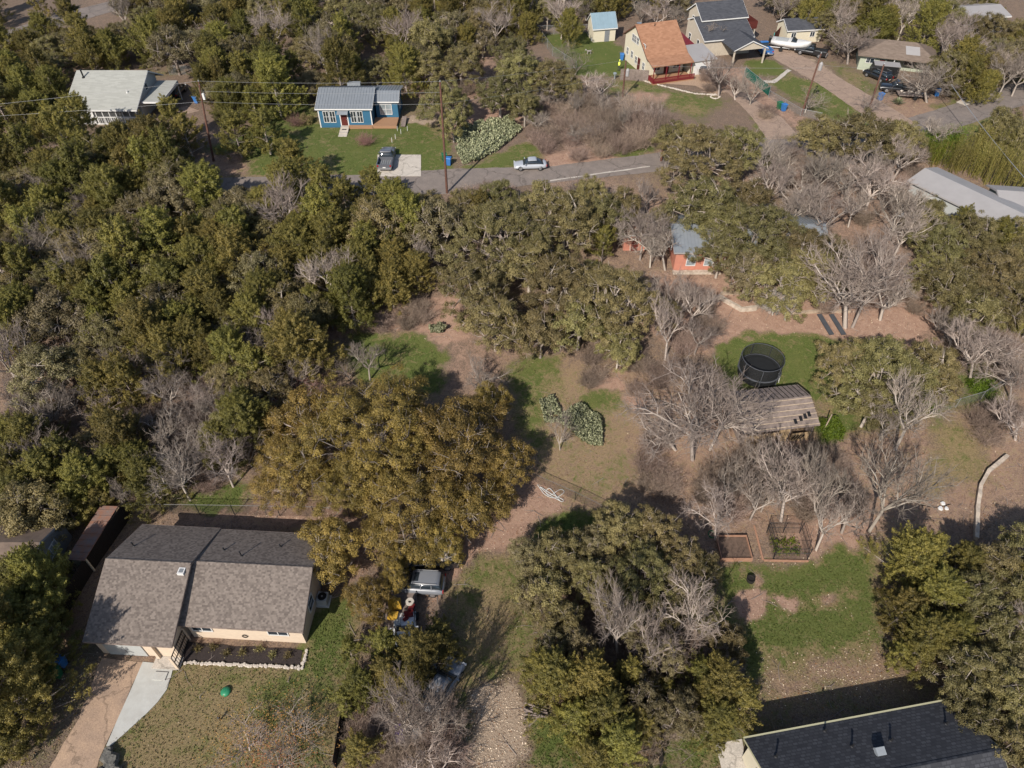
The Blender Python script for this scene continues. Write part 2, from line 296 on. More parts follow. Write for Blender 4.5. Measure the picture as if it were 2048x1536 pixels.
# zones: (pixels, grass, dirt, gravel, tone, softness m)   litter is what remains
ZONES=[
 ([(0,0),(2048,0),(2048,330),(0,330)],.25,.35,0,.4,3),
 # bottom left lawn
 ([(345,1330),(600,1338),(640,1220),(700,1180),(720,1260),(690,1350),(680,1536),(215,1536),(290,1430)],.82,.15,0,.50,1),
 ([(610,1300),(640,1225),(690,1190),(700,1290),(650,1340)],.95,0,0,.8,.7),
 ([(230,1500),(330,1380),(420,1380),(470,1536),(230,1536)],.75,.30,0,.28,1.5),
 ([(380,1340),(500,1350),(520,1440),(420,1460)],.7,.35,0,.25,1.5),
 ([(0,1536),(70,1400),(150,1330),(200,1330),(100,1536)],.45,.05,.15,.5,1),
 ([(110,1340),(190,1290),(210,1330),(130,1450),(60,1536),(20,1536)],.35,.1,.2,.5,.7),
 # track in the middle, bottom
 ([(905,1150),(1060,1080),(1080,1250),(1090,1536),(880,1536),(900,1350)],.75,.15,0,.45,1.5),
 ([(950,1370),(1010,1345),(1060,1390),(1060,1450),(1075,1536),(920,1536)],.05,.25,.85,.2,.8),
 ([(940,1230),(1000,1180),(1040,1250),(1010,1330),(960,1350)],.6,.35,.1,.3,1),
 ([(1060,1440),(1150,1450),(1180,1536),(1050,1536)],.95,0,0,.75,.8),
 ([(1090,1020),(1210,1020),(1180,1110),(1060,1100)],.95,0,0,.9,.8),
 # red earth by the big oak
 ([(1040,960),(1080,950),(1130,985),(1100,1020),(1000,1090),(940,1100),(900,1160),(870,1190),(860,1120),(980,1040)],.05,.95,.15,.3,1),
 ([(720,1030),(770,1050),(720,1160),(690,1160)],0,.7,.3,.3,.6),
 ([(640,1020),(760,1020),(760,1050),(640,1045)],0,.8,.3,.3,.6),
 ([(420,1015),(600,1020),(600,1032),(420,1027)],0,.7,.4,.3,.3),
 ([(280,980),(490,975),(500,1020),(290,1020)],.55,.3,0,.6,.7),
 ([(380,985),(480,980),(490,1015),(380,1018)],.9,0,0,.8,.6),
 # meadow in the middle
 ([(1020,720),(1200,730),(1300,760),(1300,900),(1280,1010),(1120,1010),(1060,950),(1010,850)],.55,.62,0,.34,2),
 ([(1030,730),(1110,720),(1080,880),(1040,860)],.95,0,0,.65,1.2),
 ([(1200,775),(1255,770),(1260,800),(1200,830),(1160,810)],.85,0,0,.7,1),
 ([(1180,750),(1250,755),(1250,782),(1190,780)],.05,1,0,.3,.7),
 ([(1250,790),(1300,790),(1290,810),(1250,808)],.05,1,0,.3,.5),
 ([(700,670),(850,665),(890,700),(890,760),(830,790),(740,760),(690,720)],.9,.05,0,.75,1),
 ([(640,640),(700,625),(860,600),(900,640),(900,680),(800,660),(650,670)],.08,.9,.15,.3,1),
 ([(850,600),(900,600),(940,670),(890,680)],.02,1,.05,.3,.8),
 # pink house slope and trampoline lawn
 ([(1330,560),(1480,560),(1850,560),(1880,660),(1400,700),(1300,640)],.12,.85,.1,.3,2),
 ([(1440,655),(1700,650),(1850,650),(1830,680),(1440,680)],.1,.9,.35,.2,1),
 ([(1425,690),(1480,668),(1640,668),(1780,690),(1760,720),(1640,800),(1560,780),(1450,780)],1,0,0,.72,.7),
 ([(1780,740),(1960,730),(2010,800),(1900,830),(1700,860),(1640,860),(1650,800)],.8,.1,0,.7,1.5),
 ([(1640,845),(1690,840),(1690,880),(1640,885)],1,0,0,1,.6),
 # bare grove centre right
 ([(1260,760),(1480,830),(1640,890),(1780,870),(1960,820),(2048,850),(2048,1000),(1900,1050),(1700,1060),(1420,1060),(1290,930)],.38,.62,.05,.32,2),
 ([(1880,850),(1960,860),(1960,960),(1860,980)],.75,.2,0,.35,1.2),
 ([(1580,1060),(1720,1020),(1760,1080),(1640,1130)],.15,.8,.15,.25,1),
 ([(1430,1135),(1530,1130),(1700,1090),(1770,1090),(1760,1250),(1800,1360),(1640,1370),(1510,1390),(1480,1300),(1450,1200)],1,0,0,.72,.8),
 ([(1500,1125),(1640,1120),(1700,1090),(1640,1080)],.3,.6,.2,.3,.6),
 ([(1720,1080),(1775,1080),(1780,1250),(1740,1280),(1745,1150)],.5,.4,0,.3,.7),
 ([(1475,1168),(1530,1155),(1558,1200),(1525,1235),(1482,1228),(1466,1200)],.02,1,.2,.25,.5),
 ([(1560,1185),(1595,1195),(1600,1220),(1570,1220)],.05,.9,.3,.25,.35),
 ([(1640,1175),(1695,1180),(1700,1215),(1650,1215)],.35,.6,.2,.25,.6),
 ([(1545,1320),(1640,1312),(1700,1300),(1780,1290),(1860,1330),(1840,1365),(1700,1385),(1510,1400),(1505,1370)],.42,.55,.33,.25,1.2),
 ([(1420,1480),(1480,1450),(1490,1536),(1400,1536)],.8,.2,0,.6,.8),
 ([(1310,1470),(1420,1450),(1420,1536),(1310,1536)],.85,.1,0,.75,.8),
 ([(1500,1400),(1860,1370),(1900,1400),(1490,1480)],.45,.2,0,.5,.6),
 # blue house lawn
 ([(545,210),(620,190),(640,255),(810,250),(850,215),(890,270),(905,352),(850,358),(600,360),(430,350),(420,300),(500,260)],.95,.05,0,.75,1.5),
 ([(400,310),(500,300),(500,355),(400,350)],.3,.6,.1,.4,1.2),
 ([(590,345),(700,350),(690,362),(590,362)],.2,.7,.3,.3,.7),
 ([(800,185),(830,185),(850,240),(800,240)],.5,.4,.1,.4,1),
 ([(820,232),(870,238),(860,252),(815,245)],.1,.3,.8,.3,.5),
 ([(800,110),(980,110),(980,185),(900,210),(830,180)],.15,.7,.05,.3,3),
 ([(880,215),(1050,220),(1050,240),(890,270)],.1,.85,0,.3,1),
 ([(1030,290),(1080,280),(1110,330),(1040,345),(910,345),(960,330)],.95,0,0,.7,1),
 ([(1080,305),(1300,285),(1320,320),(1090,350)],.2,.75,.1,.3,1.5),
 ([(1220,290),(1300,280),(1310,305),(1230,312)],.9,.1,.1,.7,.8),
 # cream house lawns
 ([(1085,70),(1190,65),(1240,95),(1290,140),(1240,150),(1150,150)],1,0,0,.85,1.5),
 ([(1220,160),(1280,160),(1340,180),(1450,200),(1400,240),(1300,210),(1210,185)],.75,.25,0,.6,1.5),
 ([(1260,185),(1330,190),(1320,210),(1260,205)],.1,.9,0,.2,1),
 ([(1490,118),(1560,125),(1580,150),(1500,150)],1,0,0,.8,1),
 ([(1530,165),(1590,150),(1700,190),(1760,260),(1640,230)],.9,.1,0,.65,1),
 ([(1560,110),(1640,120),(1720,185),(1600,150)],.15,.3,.7,.3,1.5),
 ([(1640,120),(1690,130),(1760,170),(1780,240),(1700,180)],.6,.3,.2,.5,1.5),
 ([(1740,190),(1860,195),(1920,230),(1810,245)],.35,.6,.1,.4,1.5),
 ([(1860,215),(1930,200),(1900,225)],.9,0,0,.6,.8),
 ([(1930,190),(2048,140),(2048,158),(1900,240),(1890,215)],.55,.4,0,.5,1.5),
 ([(1400,150),(1480,140),(1590,235),(1640,280),(1550,220)],.1,.85,.05,.25,1.5),
 ([(1505,230),(1530,240),(1545,275),(1520,275)],.9,0,0,.6,.8),
 ([(1910,240),(1990,230),(1960,262),(1890,262)],.9,.05,0,.6,1),
 ([(1820,310),(1860,320),(1880,345),(1800,350)],.1,.6,.4,.3,1),
 ([(200,240),(280,240),(260,290),(190,290)],.5,.3,0,.5,1.5),
 ([(280,140),(350,140),(350,150),(310,155)],.6,.2,.1,.5,1.5),
 ([(230,270),(290,235),(310,240),(280,290)],.05,.9,.2,.3,.8),
 ([(0,-60),(250,-60),(110,30),(0,60)],.2,.1,0,.2,3),
]
xs=np.concatenate([[-3000,-1200,-500,-250,-160],np.arange(-118,118.01,.42),[160,250,500,1200,3000]])
ys=np.concatenate([[-1500,-500,-150,-40,0],np.arange(11,176,.42),[200,260,400,800,1600,4000]])
X,Y=np.meshgrid(xs,ys); Z=gh(Y)
wx=X+(gen_noise(X,Y,1,1.3)-.5)*1.6+(gen_noise(X,Y,3,.5)-.5)*.6; wy=Y+(gen_noise(X,Y,2,1.3)-.5)*1.6+(gen_noise(X,Y,4,.5)-.5)*.6
cov=np.zeros(X.shape+(4,),np.float32); nb=gen_noise(X,Y,5,7)
cov[...,0]=.22+.2*nb; cov[...,1]=.30+.25*gen_noise(X,Y,6,9); cov[...,3]=.35
for pts,g,d,s,t,soft in ZONES:
    P=gp(pts); px=[p[0] for p in P]; py=[p[1] for p in P]
    i0=max(np.searchsorted(ys,min(py)-8),0); i1=np.searchsorted(ys,max(py)+8); j0=max(np.searchsorted(xs,min(px)-8),0); j1=np.searchsorted(xs,max(px)+8)
    sl=(slice(i0,i1),slice(j0,j1)); sd_=poly_sd(wx[sl],wy[sl],P); w=np.clip(sd_/soft*.5+.5,0,1)[...,None]
    cov[sl]=cov[sl]*(1-w)+np.array([g,d,s,t],np.float32)*w
ny,nx=X.shape; idx=np.arange(nx*ny).reshape(ny,nx)
def gmat():
    m=bpy.data.materials.new("ground"); m.use_nodes=True; n=m.node_tree.nodes; l=m.node_tree.links; b=n["Principled BSDF"]; b.inputs["Roughness"].default_value=1; b.inputs["Specular IOR Level"].default_value=.1
    at_=n.new("ShaderNodeAttribute"); at_.attribute_name="cover"; sp=n.new("ShaderNodeSeparateColor"); l.new(at_.outputs["Color"],sp.inputs[0])
    tn=n.new("ShaderNodeAttribute"); tn.attribute_name="tone"
    tc=n.new("ShaderNodeTexCoord")
    def noise(sc,det=6,ro=.7,dist=0):
        t=n.new("ShaderNodeTexNoise"); t.inputs["Scale"].default_value=sc; t.inputs["Detail"].default_value=det; t.inputs["Roughness"].default_value=ro; t.inputs["Distortion"].default_value=dist; l.new(tc.outputs["Object"],t.inputs["Vector"]); return t.outputs[0]
    def rng(i,a,b_,c=0,d=1):
        t=n.new("ShaderNodeMapRange"); t.inputs[1].default_value=a; t.inputs[2].default_value=b_; t.inputs[3].default_value=c; t.inputs[4].default_value=d; l.new(i,t.inputs[0]); return t.outputs[0]
    def math_(op,a,b_):
        t=n.new("ShaderNodeMath"); t.operation=op
        for k,q in enumerate((a,b_)):
            if isinstance(q,(int,float)): t.inputs[k].default_value=q
            else: l.new(q,t.inputs[k])
        return t.outputs[0]
    def mix(f,a,b_,bt='MIX'):
        t=n.new("ShaderNodeMix"); t.data_type='RGBA'; t.blend_type=bt
        for k,q in ((0,f),(6,a),(7,b_)):
            if isinstance(q,(int,float)): t.inputs[k].default_value=q
            elif isinstance(q,tuple): t.inputs[k].default_value=(*q,1)
            else: l.new(q,t.inputs[k])
        return t.outputs[2]
    n1=noise(1.6,7,.75,.6); n2=noise(7,6,.8,.3); n3=noise(.30,5,.6,.4); n4=noise(22,3,.8)
    nn=math_('ADD',math_('MULTIPLY',n1,.5),math_('MULTIPLY',n2,.5))
    def mask(ch,w=.17): return rng(math_('SUBTRACT',math_('ADD',sp.outputs[ch],math_('MULTIPLY',math_('SUBTRACT',nn,.5),1.7)),.5),-w,w)
    litter=mix(rng(n2,.35,.68),(.085,.062,.046),(.26,.192,.145)); litter=mix(rng(n4,.52,.7),litter,(.32,.24,.19))
    dirt=mix(rng(n1,.3,.7),(.24,.142,.100),(.42,.275,.20)); dirt=mix(rng(n4,.5,.72),dirt,(.45,.33,.26))
    grav=mix(rng(n2,.35,.65),(.23,.165,.115),(.42,.32,.23)); grav=mix(rng(n4,.52,.62),grav,(.52,.43,.34))
    lush=mix(rng(n2,.3,.7),(.052,.074,.018),(.132,.162,.046)); lush=mix(rng(n3,.45,.75,0,.8),lush,(.145,.145,.05))
    dry=mix(rng(n2,.3,.7),(.135,.105,.048),(.34,.255,.14))
    grass=mix(rng(math_('ADD',tn.outputs["Fac"],math_('ADD',math_('MULTIPLY',math_('SUBTRACT',n1,.5),1.7),math_('MULTIPLY',math_('SUBTRACT',n3,.5),1.5))),.30,.70),dry,lush)
    c=mix(mask(1),litter,dirt); c=mix(mask(2,.11),c,grav); c=mix(mask(0),c,grass)
    l.new(c,b.inputs["Base Color"])
    bp=n.new("ShaderNodeBump"); bp.inputs["Strength"].default_value=.9; bp.inputs["Distance"].default_value=.12; l.new(math_('ADD',n2,math_('MULTIPLY',n4,.5)),bp.inputs["Height"]); l.new(bp.outputs[0],b.inputs["Normal"])
    M['ground']=m
gmat()
gv=np.stack([X,Y,Z],-1).reshape(-1,3); gf=np.stack([idx[:-1,:-1],idx[:-1,1:],idx[1:,1:],idx[1:,:-1]],-1).reshape(-1,4)
gme=npmesh('ground',gv,gf,'ground')
a_=gme.color_attributes.new("cover",'FLOAT_COLOR','POINT'); q_=cov.reshape(-1,4).copy(); tone=q_[:,3].copy(); q_[:,3]=1; a_.data.foreach_set("color",q_.ravel())
a_=gme.attributes.new("tone",'FLOAT','POINT'); a_.data.foreach_set("value",tone)
gme.polygons.foreach_set("use_smooth",[True]*len(gme.polygons))
tag(obj('ground',gme),'rolling ground of dry grass, red earth and leaf litter',kind='structure')
def cover_at(x,y):
    j=np.clip(np.searchsorted(xs,x),0,nx-1); i=np.clip(np.searchsorted(ys,y),0,ny-1); return cov[i,j]
# roads: strips draped on the ground between two edges given in pixels
def strip(name,left,right,m,dz,label,world=False,kind='structure',th=0,cat=None):
    L=[Vector((*p,0)) if world else at(*p) for p in left]; Rr=[Vector((*p,0)) if world else at(*p) for p in right]
    def res(P,n):
        P=[Vector((p[0],p[1],0)) for p in P]; d=[0]
        for a,b in zip(P,P[1:]): d.append(d[-1]+(b-a).length)
        out=[]
        for i in range(n):
            t=d[-1]*i/(n-1); k=max(j for j in range(len(d)-1) if d[j]<=t+1e-9); f=(t-d[k])/(d[k+1]-d[k]+1e-9); out.append(P[k].lerp(P[k+1],min(f,1)))
        return out
    n=max(8,int(sum((b-a).length for a,b in zip(L,L[1:]))/.8)); A=res(L,n); B=res(Rr,n); mb=MB(); K=9
    for i in range(n):
        for j in range(K+1):
            p=A[i].lerp(B[i],j/K)
            if j in(0,K): p=p+(A[i]-B[i]).normalized()*(.05*math.sin(i*2.1+j)+.04*math.sin(i*.9))*(0 if th else 1)
            mb.v.append((p.x,p.y,float(gh(p.y))+dz))
    for i in range(n-1):
        for j in range(K): mb.f.append((i*(K+1)+j,i*(K+1)+j+1,(i+1)*(K+1)+j+1,(i+1)*(K+1)+j))
    if th:
        k=len(mb.v); mb.v+=[(x,y,z-th) for x,y,z in mb.v]
        ring=[j for j in range(K+1)]+[i*(K+1)+K for i in range(1,n)]+[(n-1)*(K+1)+j for j in range(K-1,-1,-1)]+[i*(K+1) for i in range(n-2,0,-1)]
        for a,b in zip(ring,ring[1:]+ring[:1]): mb.f.append((a,b,b+k,a+k))
    o=mb.build(name,m); 
    for p in o.data.polygons: 
        if abs(p.normal.z)>.5 and p.normal.z<0 and not th: p.flip()
    return tag(o,label,cat,kind=kind)
strip('road',[(300,372),(420,356),(720,350),(900,338),(1100,333),(1300,308),(1500,278),(1640,274),(1790,244),(1890,214),(2048,158),(2250,80)],
             [(300,410),(420,392),(720,392),(900,388),(1100,366),(1300,345),(1500,318),(1650,304),(1810,276),(1920,255),(2060,206),(2300,110)],'asphalt',.03,'worn grey residential street crossing behind the trees')
strip('distant_road',[(-150,70),(0,66),(110,30),(230,0),(320,-25)],[(-150,100),(0,90),(150,45),(285,6),(380,-16)],'asphalt',.03,'grey road at the upper left corner beyond the woods')
strip('driveway',[(205,1316),(155,1440),(100,1536),(70,1600)],[(286,1325),(240,1430),(205,1500),(180,1600)],'driveway_tan',.03,'tan stained driveway in front of the shingled ranch house')
strip('front_path',[(286,1324),(262,1380),(235,1440),(213,1492)],[(348,1330),(337,1375),(310,1412),(222,1492)],'concrete_new',.05,'pale new concrete walk beside the tan driveway',th=.1)
strip('pad',[(755,310),(755,353)],[(842,310),(842,353)],'concrete',.06,'pale square concrete parking pad below the blue house',th=.12)
strip('cream_driveway',[(1395,185),(1455,185),(1500,230),(1535,280)],[(1420,180),(1480,180),(1560,232),(1602,276)],'driveway_pink',.035,'pinkish driveway bending down to the street past the mesh screen')
strip('gravel_driveway',[(1515,95),(1560,125),(1640,170),(1740,240),(1790,268)],[(1560,90),(1620,120),(1700,168),(1790,220),(1830,246)],'driveway_pink',.035,'long pinkish driveway past the parked boat to the street')
strip('side_driveway',[(1912,205),(1930,212)],[(1938,190),(1958,202)],'concrete',.05,'short pale driveway end at the street on the right')
strip('dirt_drive',[(232,290),(262,262),(290,236),(372,212)],[(276,292),(300,262),(318,242),(400,222)],'driveway_pink',.03,'sandy drive in front of the grey roofed house')
strip('walkway',[(1508,160),(1545,162),(1575,139)],[(1512,166),(1550,167),(1583,141)],'concrete',.05,'narrow cream walk across the green lawn')
strip('side_patio',[(1430,1488),(1460,1600)],[(1484,1478),(1500,1600)],'concrete',.05,'pale concrete slab at the corner of the dark roofed house')
strip('road_edge_line',[(1100,361),(1160,352),(1300,332)],[(1100,363),(1160,354),(1300,334)],'paint_line',.036,'faded pale edge line along the street')
strip('garden_bed',[(356,1284),(605,1300)],[(350,1322),(600,1330)],'mulch',.045,'dark mulch bed along the front wall of the ranch house')
strip('tan_bed',[(1275,155),(1330,168),(1390,172),(1430,190)],[(1340,140),(1400,150),(1430,165),(1450,185)],'mulch_tan',.04,'tan gravel bed below the red porch rail')
# ---------------------------------------------------------------- plants
def juniper(seed,r,h,size=.062,dens=1.25):
    g=np.random.default_rng(seed); n=int(190*dens*(r/2.3)**2*(h/6)); t=g.random(n)**.8; z=.08*h+t*.90*h
    prof=r*np.clip((1-t**2.2)**.65,0.05,1)*(.82+.26*np.sin(t*9+seed))
    ang=g.uniform(0,2*np.pi,n); lob=1+.32*np.sin(ang*3+seed)+.16*np.sin(ang*5+seed*2+t*4); rr=prof*lob*g.uniform(.45,1.05,n)
    C=np.stack([rr*np.cos(ang),rr*np.sin(ang),z],1); out=np.stack([np.cos(ang),np.sin(ang),.9+0*ang],1); out=unit(out+g.normal(size=(n,3))*.45)
    m=int(125*dens); s=g.random((n,m)); L=g.uniform(.5,1.0,(n,1,1))*r/2.3
    side=g.normal(size=(n,m,3))*.17*(1.15-s[...,None])*(r/2.3)**.5
    P=C[:,None]+out[:,None]*s[...,None]*L+side; N=unit(unit(side)*.8+out[:,None]*.35+g.normal(size=side.shape)*.35+np.array([0,0,.35]))
    V,Fa=leaves(g,P.reshape(-1,3),N.reshape(-1,3),size,.45)
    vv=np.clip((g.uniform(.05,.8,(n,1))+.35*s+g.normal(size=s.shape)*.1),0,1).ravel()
    crown=npmesh('crown',V,Fa,'juniper_leaf',vv)
    segs=[(0,0,-.6,.05*g.normal(),.05*g.normal(),h*.5,.16*h/6,.09*h/6),(0,0,h*.5,0,0,h*.95,.09*h/6,.02)]
    for k in range(0,n,4): q=C[k]; segs.append((0,0,max(q[2]-.6,.4),q[0],q[1],q[2],.035,.012))
    V,Fa=tubes(segs); return crown,npmesh('trunk',V,Fa,'bark_pale',g.random(len(Fa)))
def oak(seed,r,h,size=.072,lmat='oak_leaf',dens=1.0,bare=.12,flat=.42):
    g=np.random.default_rng(seed); R0=1.15*(r/4)**.25; n=int(2.1*(r/R0)**2)+5; C=[]; tries=0
    while len(C)<n and tries<6000:
        tries+=1; a=g.uniform(0,2*np.pi); q=math.sqrt(g.random()); edge=r*(1+.16*math.sin(3*a+seed)+.12*math.sin(5*a+2*seed))-R0*.6
        x,y=q*edge*math.cos(a),q*edge*math.sin(a); zt=h-(h*flat)*q**2.2-g.uniform(0,.22)*h*(1 if g.random()<.6 else .3)
        if all((x-c[0])**2+(y-c[1])**2+((zt-c[2])*1.1)**2>(R0*1.0)**2 for c in C): C.append((x,y,zt-R0*.4))
    C=np.array(C); n=len(C); rad=R0*g.uniform(.75,1.25,n)
    k=int(15*dens); u=unit(g.normal(size=(n,k,3))+np.array([0,0,.55])); u[...,2]*=.75
    cc=C[:,None]+u*rad[:,None,None]*g.uniform(.55,1.05,(n,k,1)); cc=cc.reshape(-1,3); uu=u.reshape(-1,3)
    keep=g.random(len(cc))>bare; cc=cc[keep]; uu=uu[keep]
    m=int(105*dens); d=unit(g.normal(size=(len(cc),m,3))); P=cc[:,None]+d*np.array([.36,.36,.27])*g.uniform(.3,1.1,(len(cc),m,1))*(.9+.15*R0); N=unit(d*.6+uu[:,None]*.6+g.normal(size=d.shape)*.5+np.array([0,0,.3]))
    V,Fa=leaves(g,P.reshape(-1,3),N.reshape(-1,3),size,.55)
    vv=np.clip(g.uniform(.1,.8,(len(cc),1))+g.normal(size=(len(cc),m))*.18,0,1).ravel(); crown=npmesh('crown',V,Fa,lmat,vv)
    segs=[]; hb=h*.28; ns=max(4,int(n/4)); order=np.argsort(np.arctan2(C[:,1],C[:,0])); segs.append((0,0,-.6,0,0,hb,.26*r/4,.20*r/4))
    for s in range(ns):
        grp=order[s::ns] if False else order[s*n//ns:(s+1)*n//ns]
        if len(grp)==0: continue
        c=C[grp].mean(0)*np.array([.5,.5,.72])+g.normal(size=3)*.2; mid=(c+np.array([0,0,hb]))/2+g.normal(size=3)*.25
        segs+=[(0,0,hb,*mid,.15*r/4,.12*r/4),(*mid,*c,.12*r/4,.09*r/4)]
        for q in grp:
            e=C[q]; md=(c+e)/2+g.normal(size=3)*.2; segs+=[(*c,*md,.08,.055),(*md,*e,.055,.03)]
            for w in range(7): t=e+unit(g.normal(size=3)+np.array([0,0,.5]))*rad[q]*g.uniform(.6,1.15); m2=(e+t)/2+g.normal(size=3)*.1; segs+=[(*e,*m2,.03,.02),(*m2,*t,.02,.008)]
    V,Fa=tubes(segs,5); return crown,npmesh('trunk',V,Fa,'bark_pale',g.random(len(Fa)))
def bare(seed,r,h,levels=(6,6,6,6),m='bark_pale',up=.35,fine=.0052,rad0=.17,trunk=.3,kinds=1):
    g=random.Random(seed); segs=[]
    def grow(p,d,L,rd,lv):
        k=3 if lv<3 else 2; pts=[p]; q=Vector(p); dd=Vector(d)
        for i in range(k):
            dd=(dd+Vector((g.gauss(0,.17),g.gauss(0,.17),g.gauss(0,.12)+up*.12))).normalized(); nq=q+dd*L/k
            r0=rd*(1-.7*i/k); r1=rd*(1-.7*(i+1)/k); segs.append((*q,*nq,max(r0,fine),max(r1,fine*.8))); q=nq; pts.append(q)
        if lv>=len(levels): return
        for c in range(levels[lv]):
            t=g.uniform(.25,1)*k; i=min(int(t),k-1); b=pts[i].lerp(pts[i+1],t-i)
            base=(pts[i+1]-pts[i]).normalized(); s=Vector((g.gauss(0,1),g.gauss(0,1),g.gauss(0,.6))); s=(s-base*s.dot(base)).normalized()
            nd=(base*g.uniform(.45,1.0)+s*g.uniform(.5,.95)+Vector((0,0,up*.5))).normalized()
            grow(b,nd,L*g.uniform(.42,.68),rd*(.55 if lv<2 else .5),lv+1)
    hb=h*trunk; segs.append((0,0,-.5,0,0,0,rad0*1.15,rad0)); 
    tp=Vector((g.gauss(0,.15),g.gauss(0,.15),hb)); segs.append((0,0,0,*tp,rad0,rad0*.8))
    for c in range(levels[0]):
        a=c*2*math.pi/levels[0]+g.uniform(-.4,.4); w=g.uniform(.35,1.05)
        L=math.hypot(r*w,(h-hb))*.62; grow(tp,Vector((math.cos(a)*r*w,math.sin(a)*r*w,(h-hb)*g.uniform(.6,1))).normalized(),L,rad0*.6,1)
    V,Fa=tubes(segs,3 if len(segs)>6000 else 4); return npmesh('branches',V,Fa,m,np.repeat((np.clip((np.array(segs)[:,6]-.008)/.05,0,1)*.8+.2*np.random.default_rng(seed).random(len(segs)))[None],len(Fa)//len(segs),0).ravel())
def brush(seed,r,h,m='twig',n=80):
    g=random.Random(seed); segs=[]
    def grow(p,d,L,rd,lv):
        q=Vector(p); dd=Vector(d); pts=[q.copy()]
        for i in range(2):
            dd=(dd+Vector((g.gauss(0,.22),g.gauss(0,.22),g.gauss(0,.15)))).normalized(); nq=q+dd*L/2; segs.append((*q,*nq,rd*(1-.3*i),rd*(.7-.3*i))); q=nq; pts.append(q.copy())
        if lv==0: return
        for c in range(5 if lv==2 else 4):
            i=g.randint(0,1); b=pts[i].lerp(pts[i+1],g.random()); grow(b,(dd+Vector((g.gauss(0,.7),g.gauss(0,.7),g.gauss(.1,.5)))).normalized(),L*.5,rd*.62,lv-1)
    for s in range(n):
        a=g.uniform(0,6.28); q=math.sqrt(g.random())*r*.45; e=g.uniform(.15,1.0)
        grow(Vector((q*math.cos(a),q*math.sin(a),-.05)),Vector((math.cos(a)*r*e,math.sin(a)*r*e,h)).normalized(),math.hypot(r*e,h)*.68,.018,2)
    V,Fa=tubes(segs,3); return npmesh('branches',V,Fa,m,np.repeat(np.random.default_rng(seed).random(len(segs))[None],3,0).ravel())
PROTO={
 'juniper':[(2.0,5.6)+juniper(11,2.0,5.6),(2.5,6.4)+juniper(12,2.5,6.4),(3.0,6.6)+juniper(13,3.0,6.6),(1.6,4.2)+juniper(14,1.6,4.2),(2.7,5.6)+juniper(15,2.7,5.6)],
 'oak':[(2.6,5.2)+oak(21,2.6,5.2),(3.4,6.0)+oak(22,3.4,6.0),(4.2,6.8)+oak(23,4.2,6.8),(5.4,7.6)+oak(24,5.4,7.6),(3.8,6.2)+oak(25,3.8,6.2,bare=.25),(3.2,5.4)+oak(26,3.2,5.4,bare=.5,lmat='grey_oak_leaf'),(3.0,5.0)+oak(27,3.0,5.0,bare=.35,lmat='grey_oak_leaf')],
 'gold':[(6.6,8.2)+oak(31,6.6,8.2,.056,'gold_oak_leaf',1.22),(4.6,7.0)+oak(32,4.6,7.0,.056,'gold_oak_leaf',1.2),(3.0,5.4)+oak(33,3.0,5.4,.056,'gold_oak_leaf',1.15)],
 'bare':[(4.2,7.5,bare(41,4.2,7.5,(6,6,7,6),up=.25)),(3.6,7.5,bare(42,3.6,7.5,(5,6,7,6),up=.5)),(3.0,6.0,bare(43,3.0,6.0,(4,6,7,6),up=.6)),(4.6,6.5,bare(44,4.6,6.5,(7,6,7,6),up=.1)),(2.2,4.6,bare(45,2.2,4.6,(6,5,5,4),rad0=.09,trunk=.15)),(3.4,6.0,bare(46,3.4,6.0,(6,6,6,5),'lichen_bark',.2))],
 'brush':[(1.9,2.2,brush(51,1.9,2.2)),(2.3,2.0,brush(52,2.3,2.0)),(1.5,1.7,brush(53,1.5,1.7)),(2.0,2.6,brush(54,2.0,2.6,'pink_twig'))],
}
ADJ={'juniper':('juniper_tree','juniper','tree'),'oak':('oak_tree','live oak','tree'),'gold':('golden_oak_tree','golden olive live oak','tree'),'bare':('bare_tree','leafless grey tree','tree'),'brush':('bare_shrub','leafless twiggy shrub','shrub')}
PLANTED=[]  # (obj, kind, px, py, r)
TREES=[]
def put(kind,x,y,r,h=None,k=None,rz=None,lean=None,extra=None):
    P=PROTO[kind]; g=random.Random(int(x*917+y*331))
    if k is None and kind in('juniper','oak'):
        c5=[i for i in range(len(P)) if .6<P[i][0]/r<1.7] or [0]; k=g.choice(c5)
    if k is None:
        order=sorted(range(len(P)),key=lambda i:abs(math.log(P[i][0]/r))); k=order[0] if g.random()<.55 or len(P)<2 else order[1]
        if kind=='bare' and k==5: k=order[2]
        if kind=='brush' and k==3: k=order[2]
    p=P[k]; s=r/p[0]; sz=(h/p[1]) if h else s*g.uniform(.9,1.15)
    name,_,cat=ADJ[kind]; e=empty(name,(x,y,float(gh(y))),g.uniform(0,6.28) if rz is None else rz)
    e.scale=(s,s,sz)
    if lean: e.rotation_euler=(lean[0],lean[1],e.rotation_euler[2])
    if kind in('bare','brush'): obj('branches',p[2],e)
    else: obj('crown',p[2],e); obj('trunk',p[3],e)
    PLANTED.append((x,y,r,kind)); cx,cy=proj(x,y,float(gh(y))+p[1]*sz*.6)
    TREES.append([e,kind,cx,cy,r,extra or ('lichen' if kind=='bare' and k==5 else ('pink' if kind=='brush' and k==3 else None))]); return e
def tp(kind,px,py,rp,k=None,h=None,**kw):
    """crown centre in the photo -> a tree that stands under it"""
    hc=.62*(h or 5.5); 
    for i in range(4):
        v=at(px,py,hc); r=rp*depth(v)/CF; hh=h or {'juniper':r*2.5,'oak':3.2+r*.85,'gold':3.4+r*.8,'bare':4+r,'brush':r}[kind]; hh=min(hh,9); hc=(.55 if kind=='juniper' else .68)*hh
    return put(kind,v.x,v.y,r,hh,k,**kw)
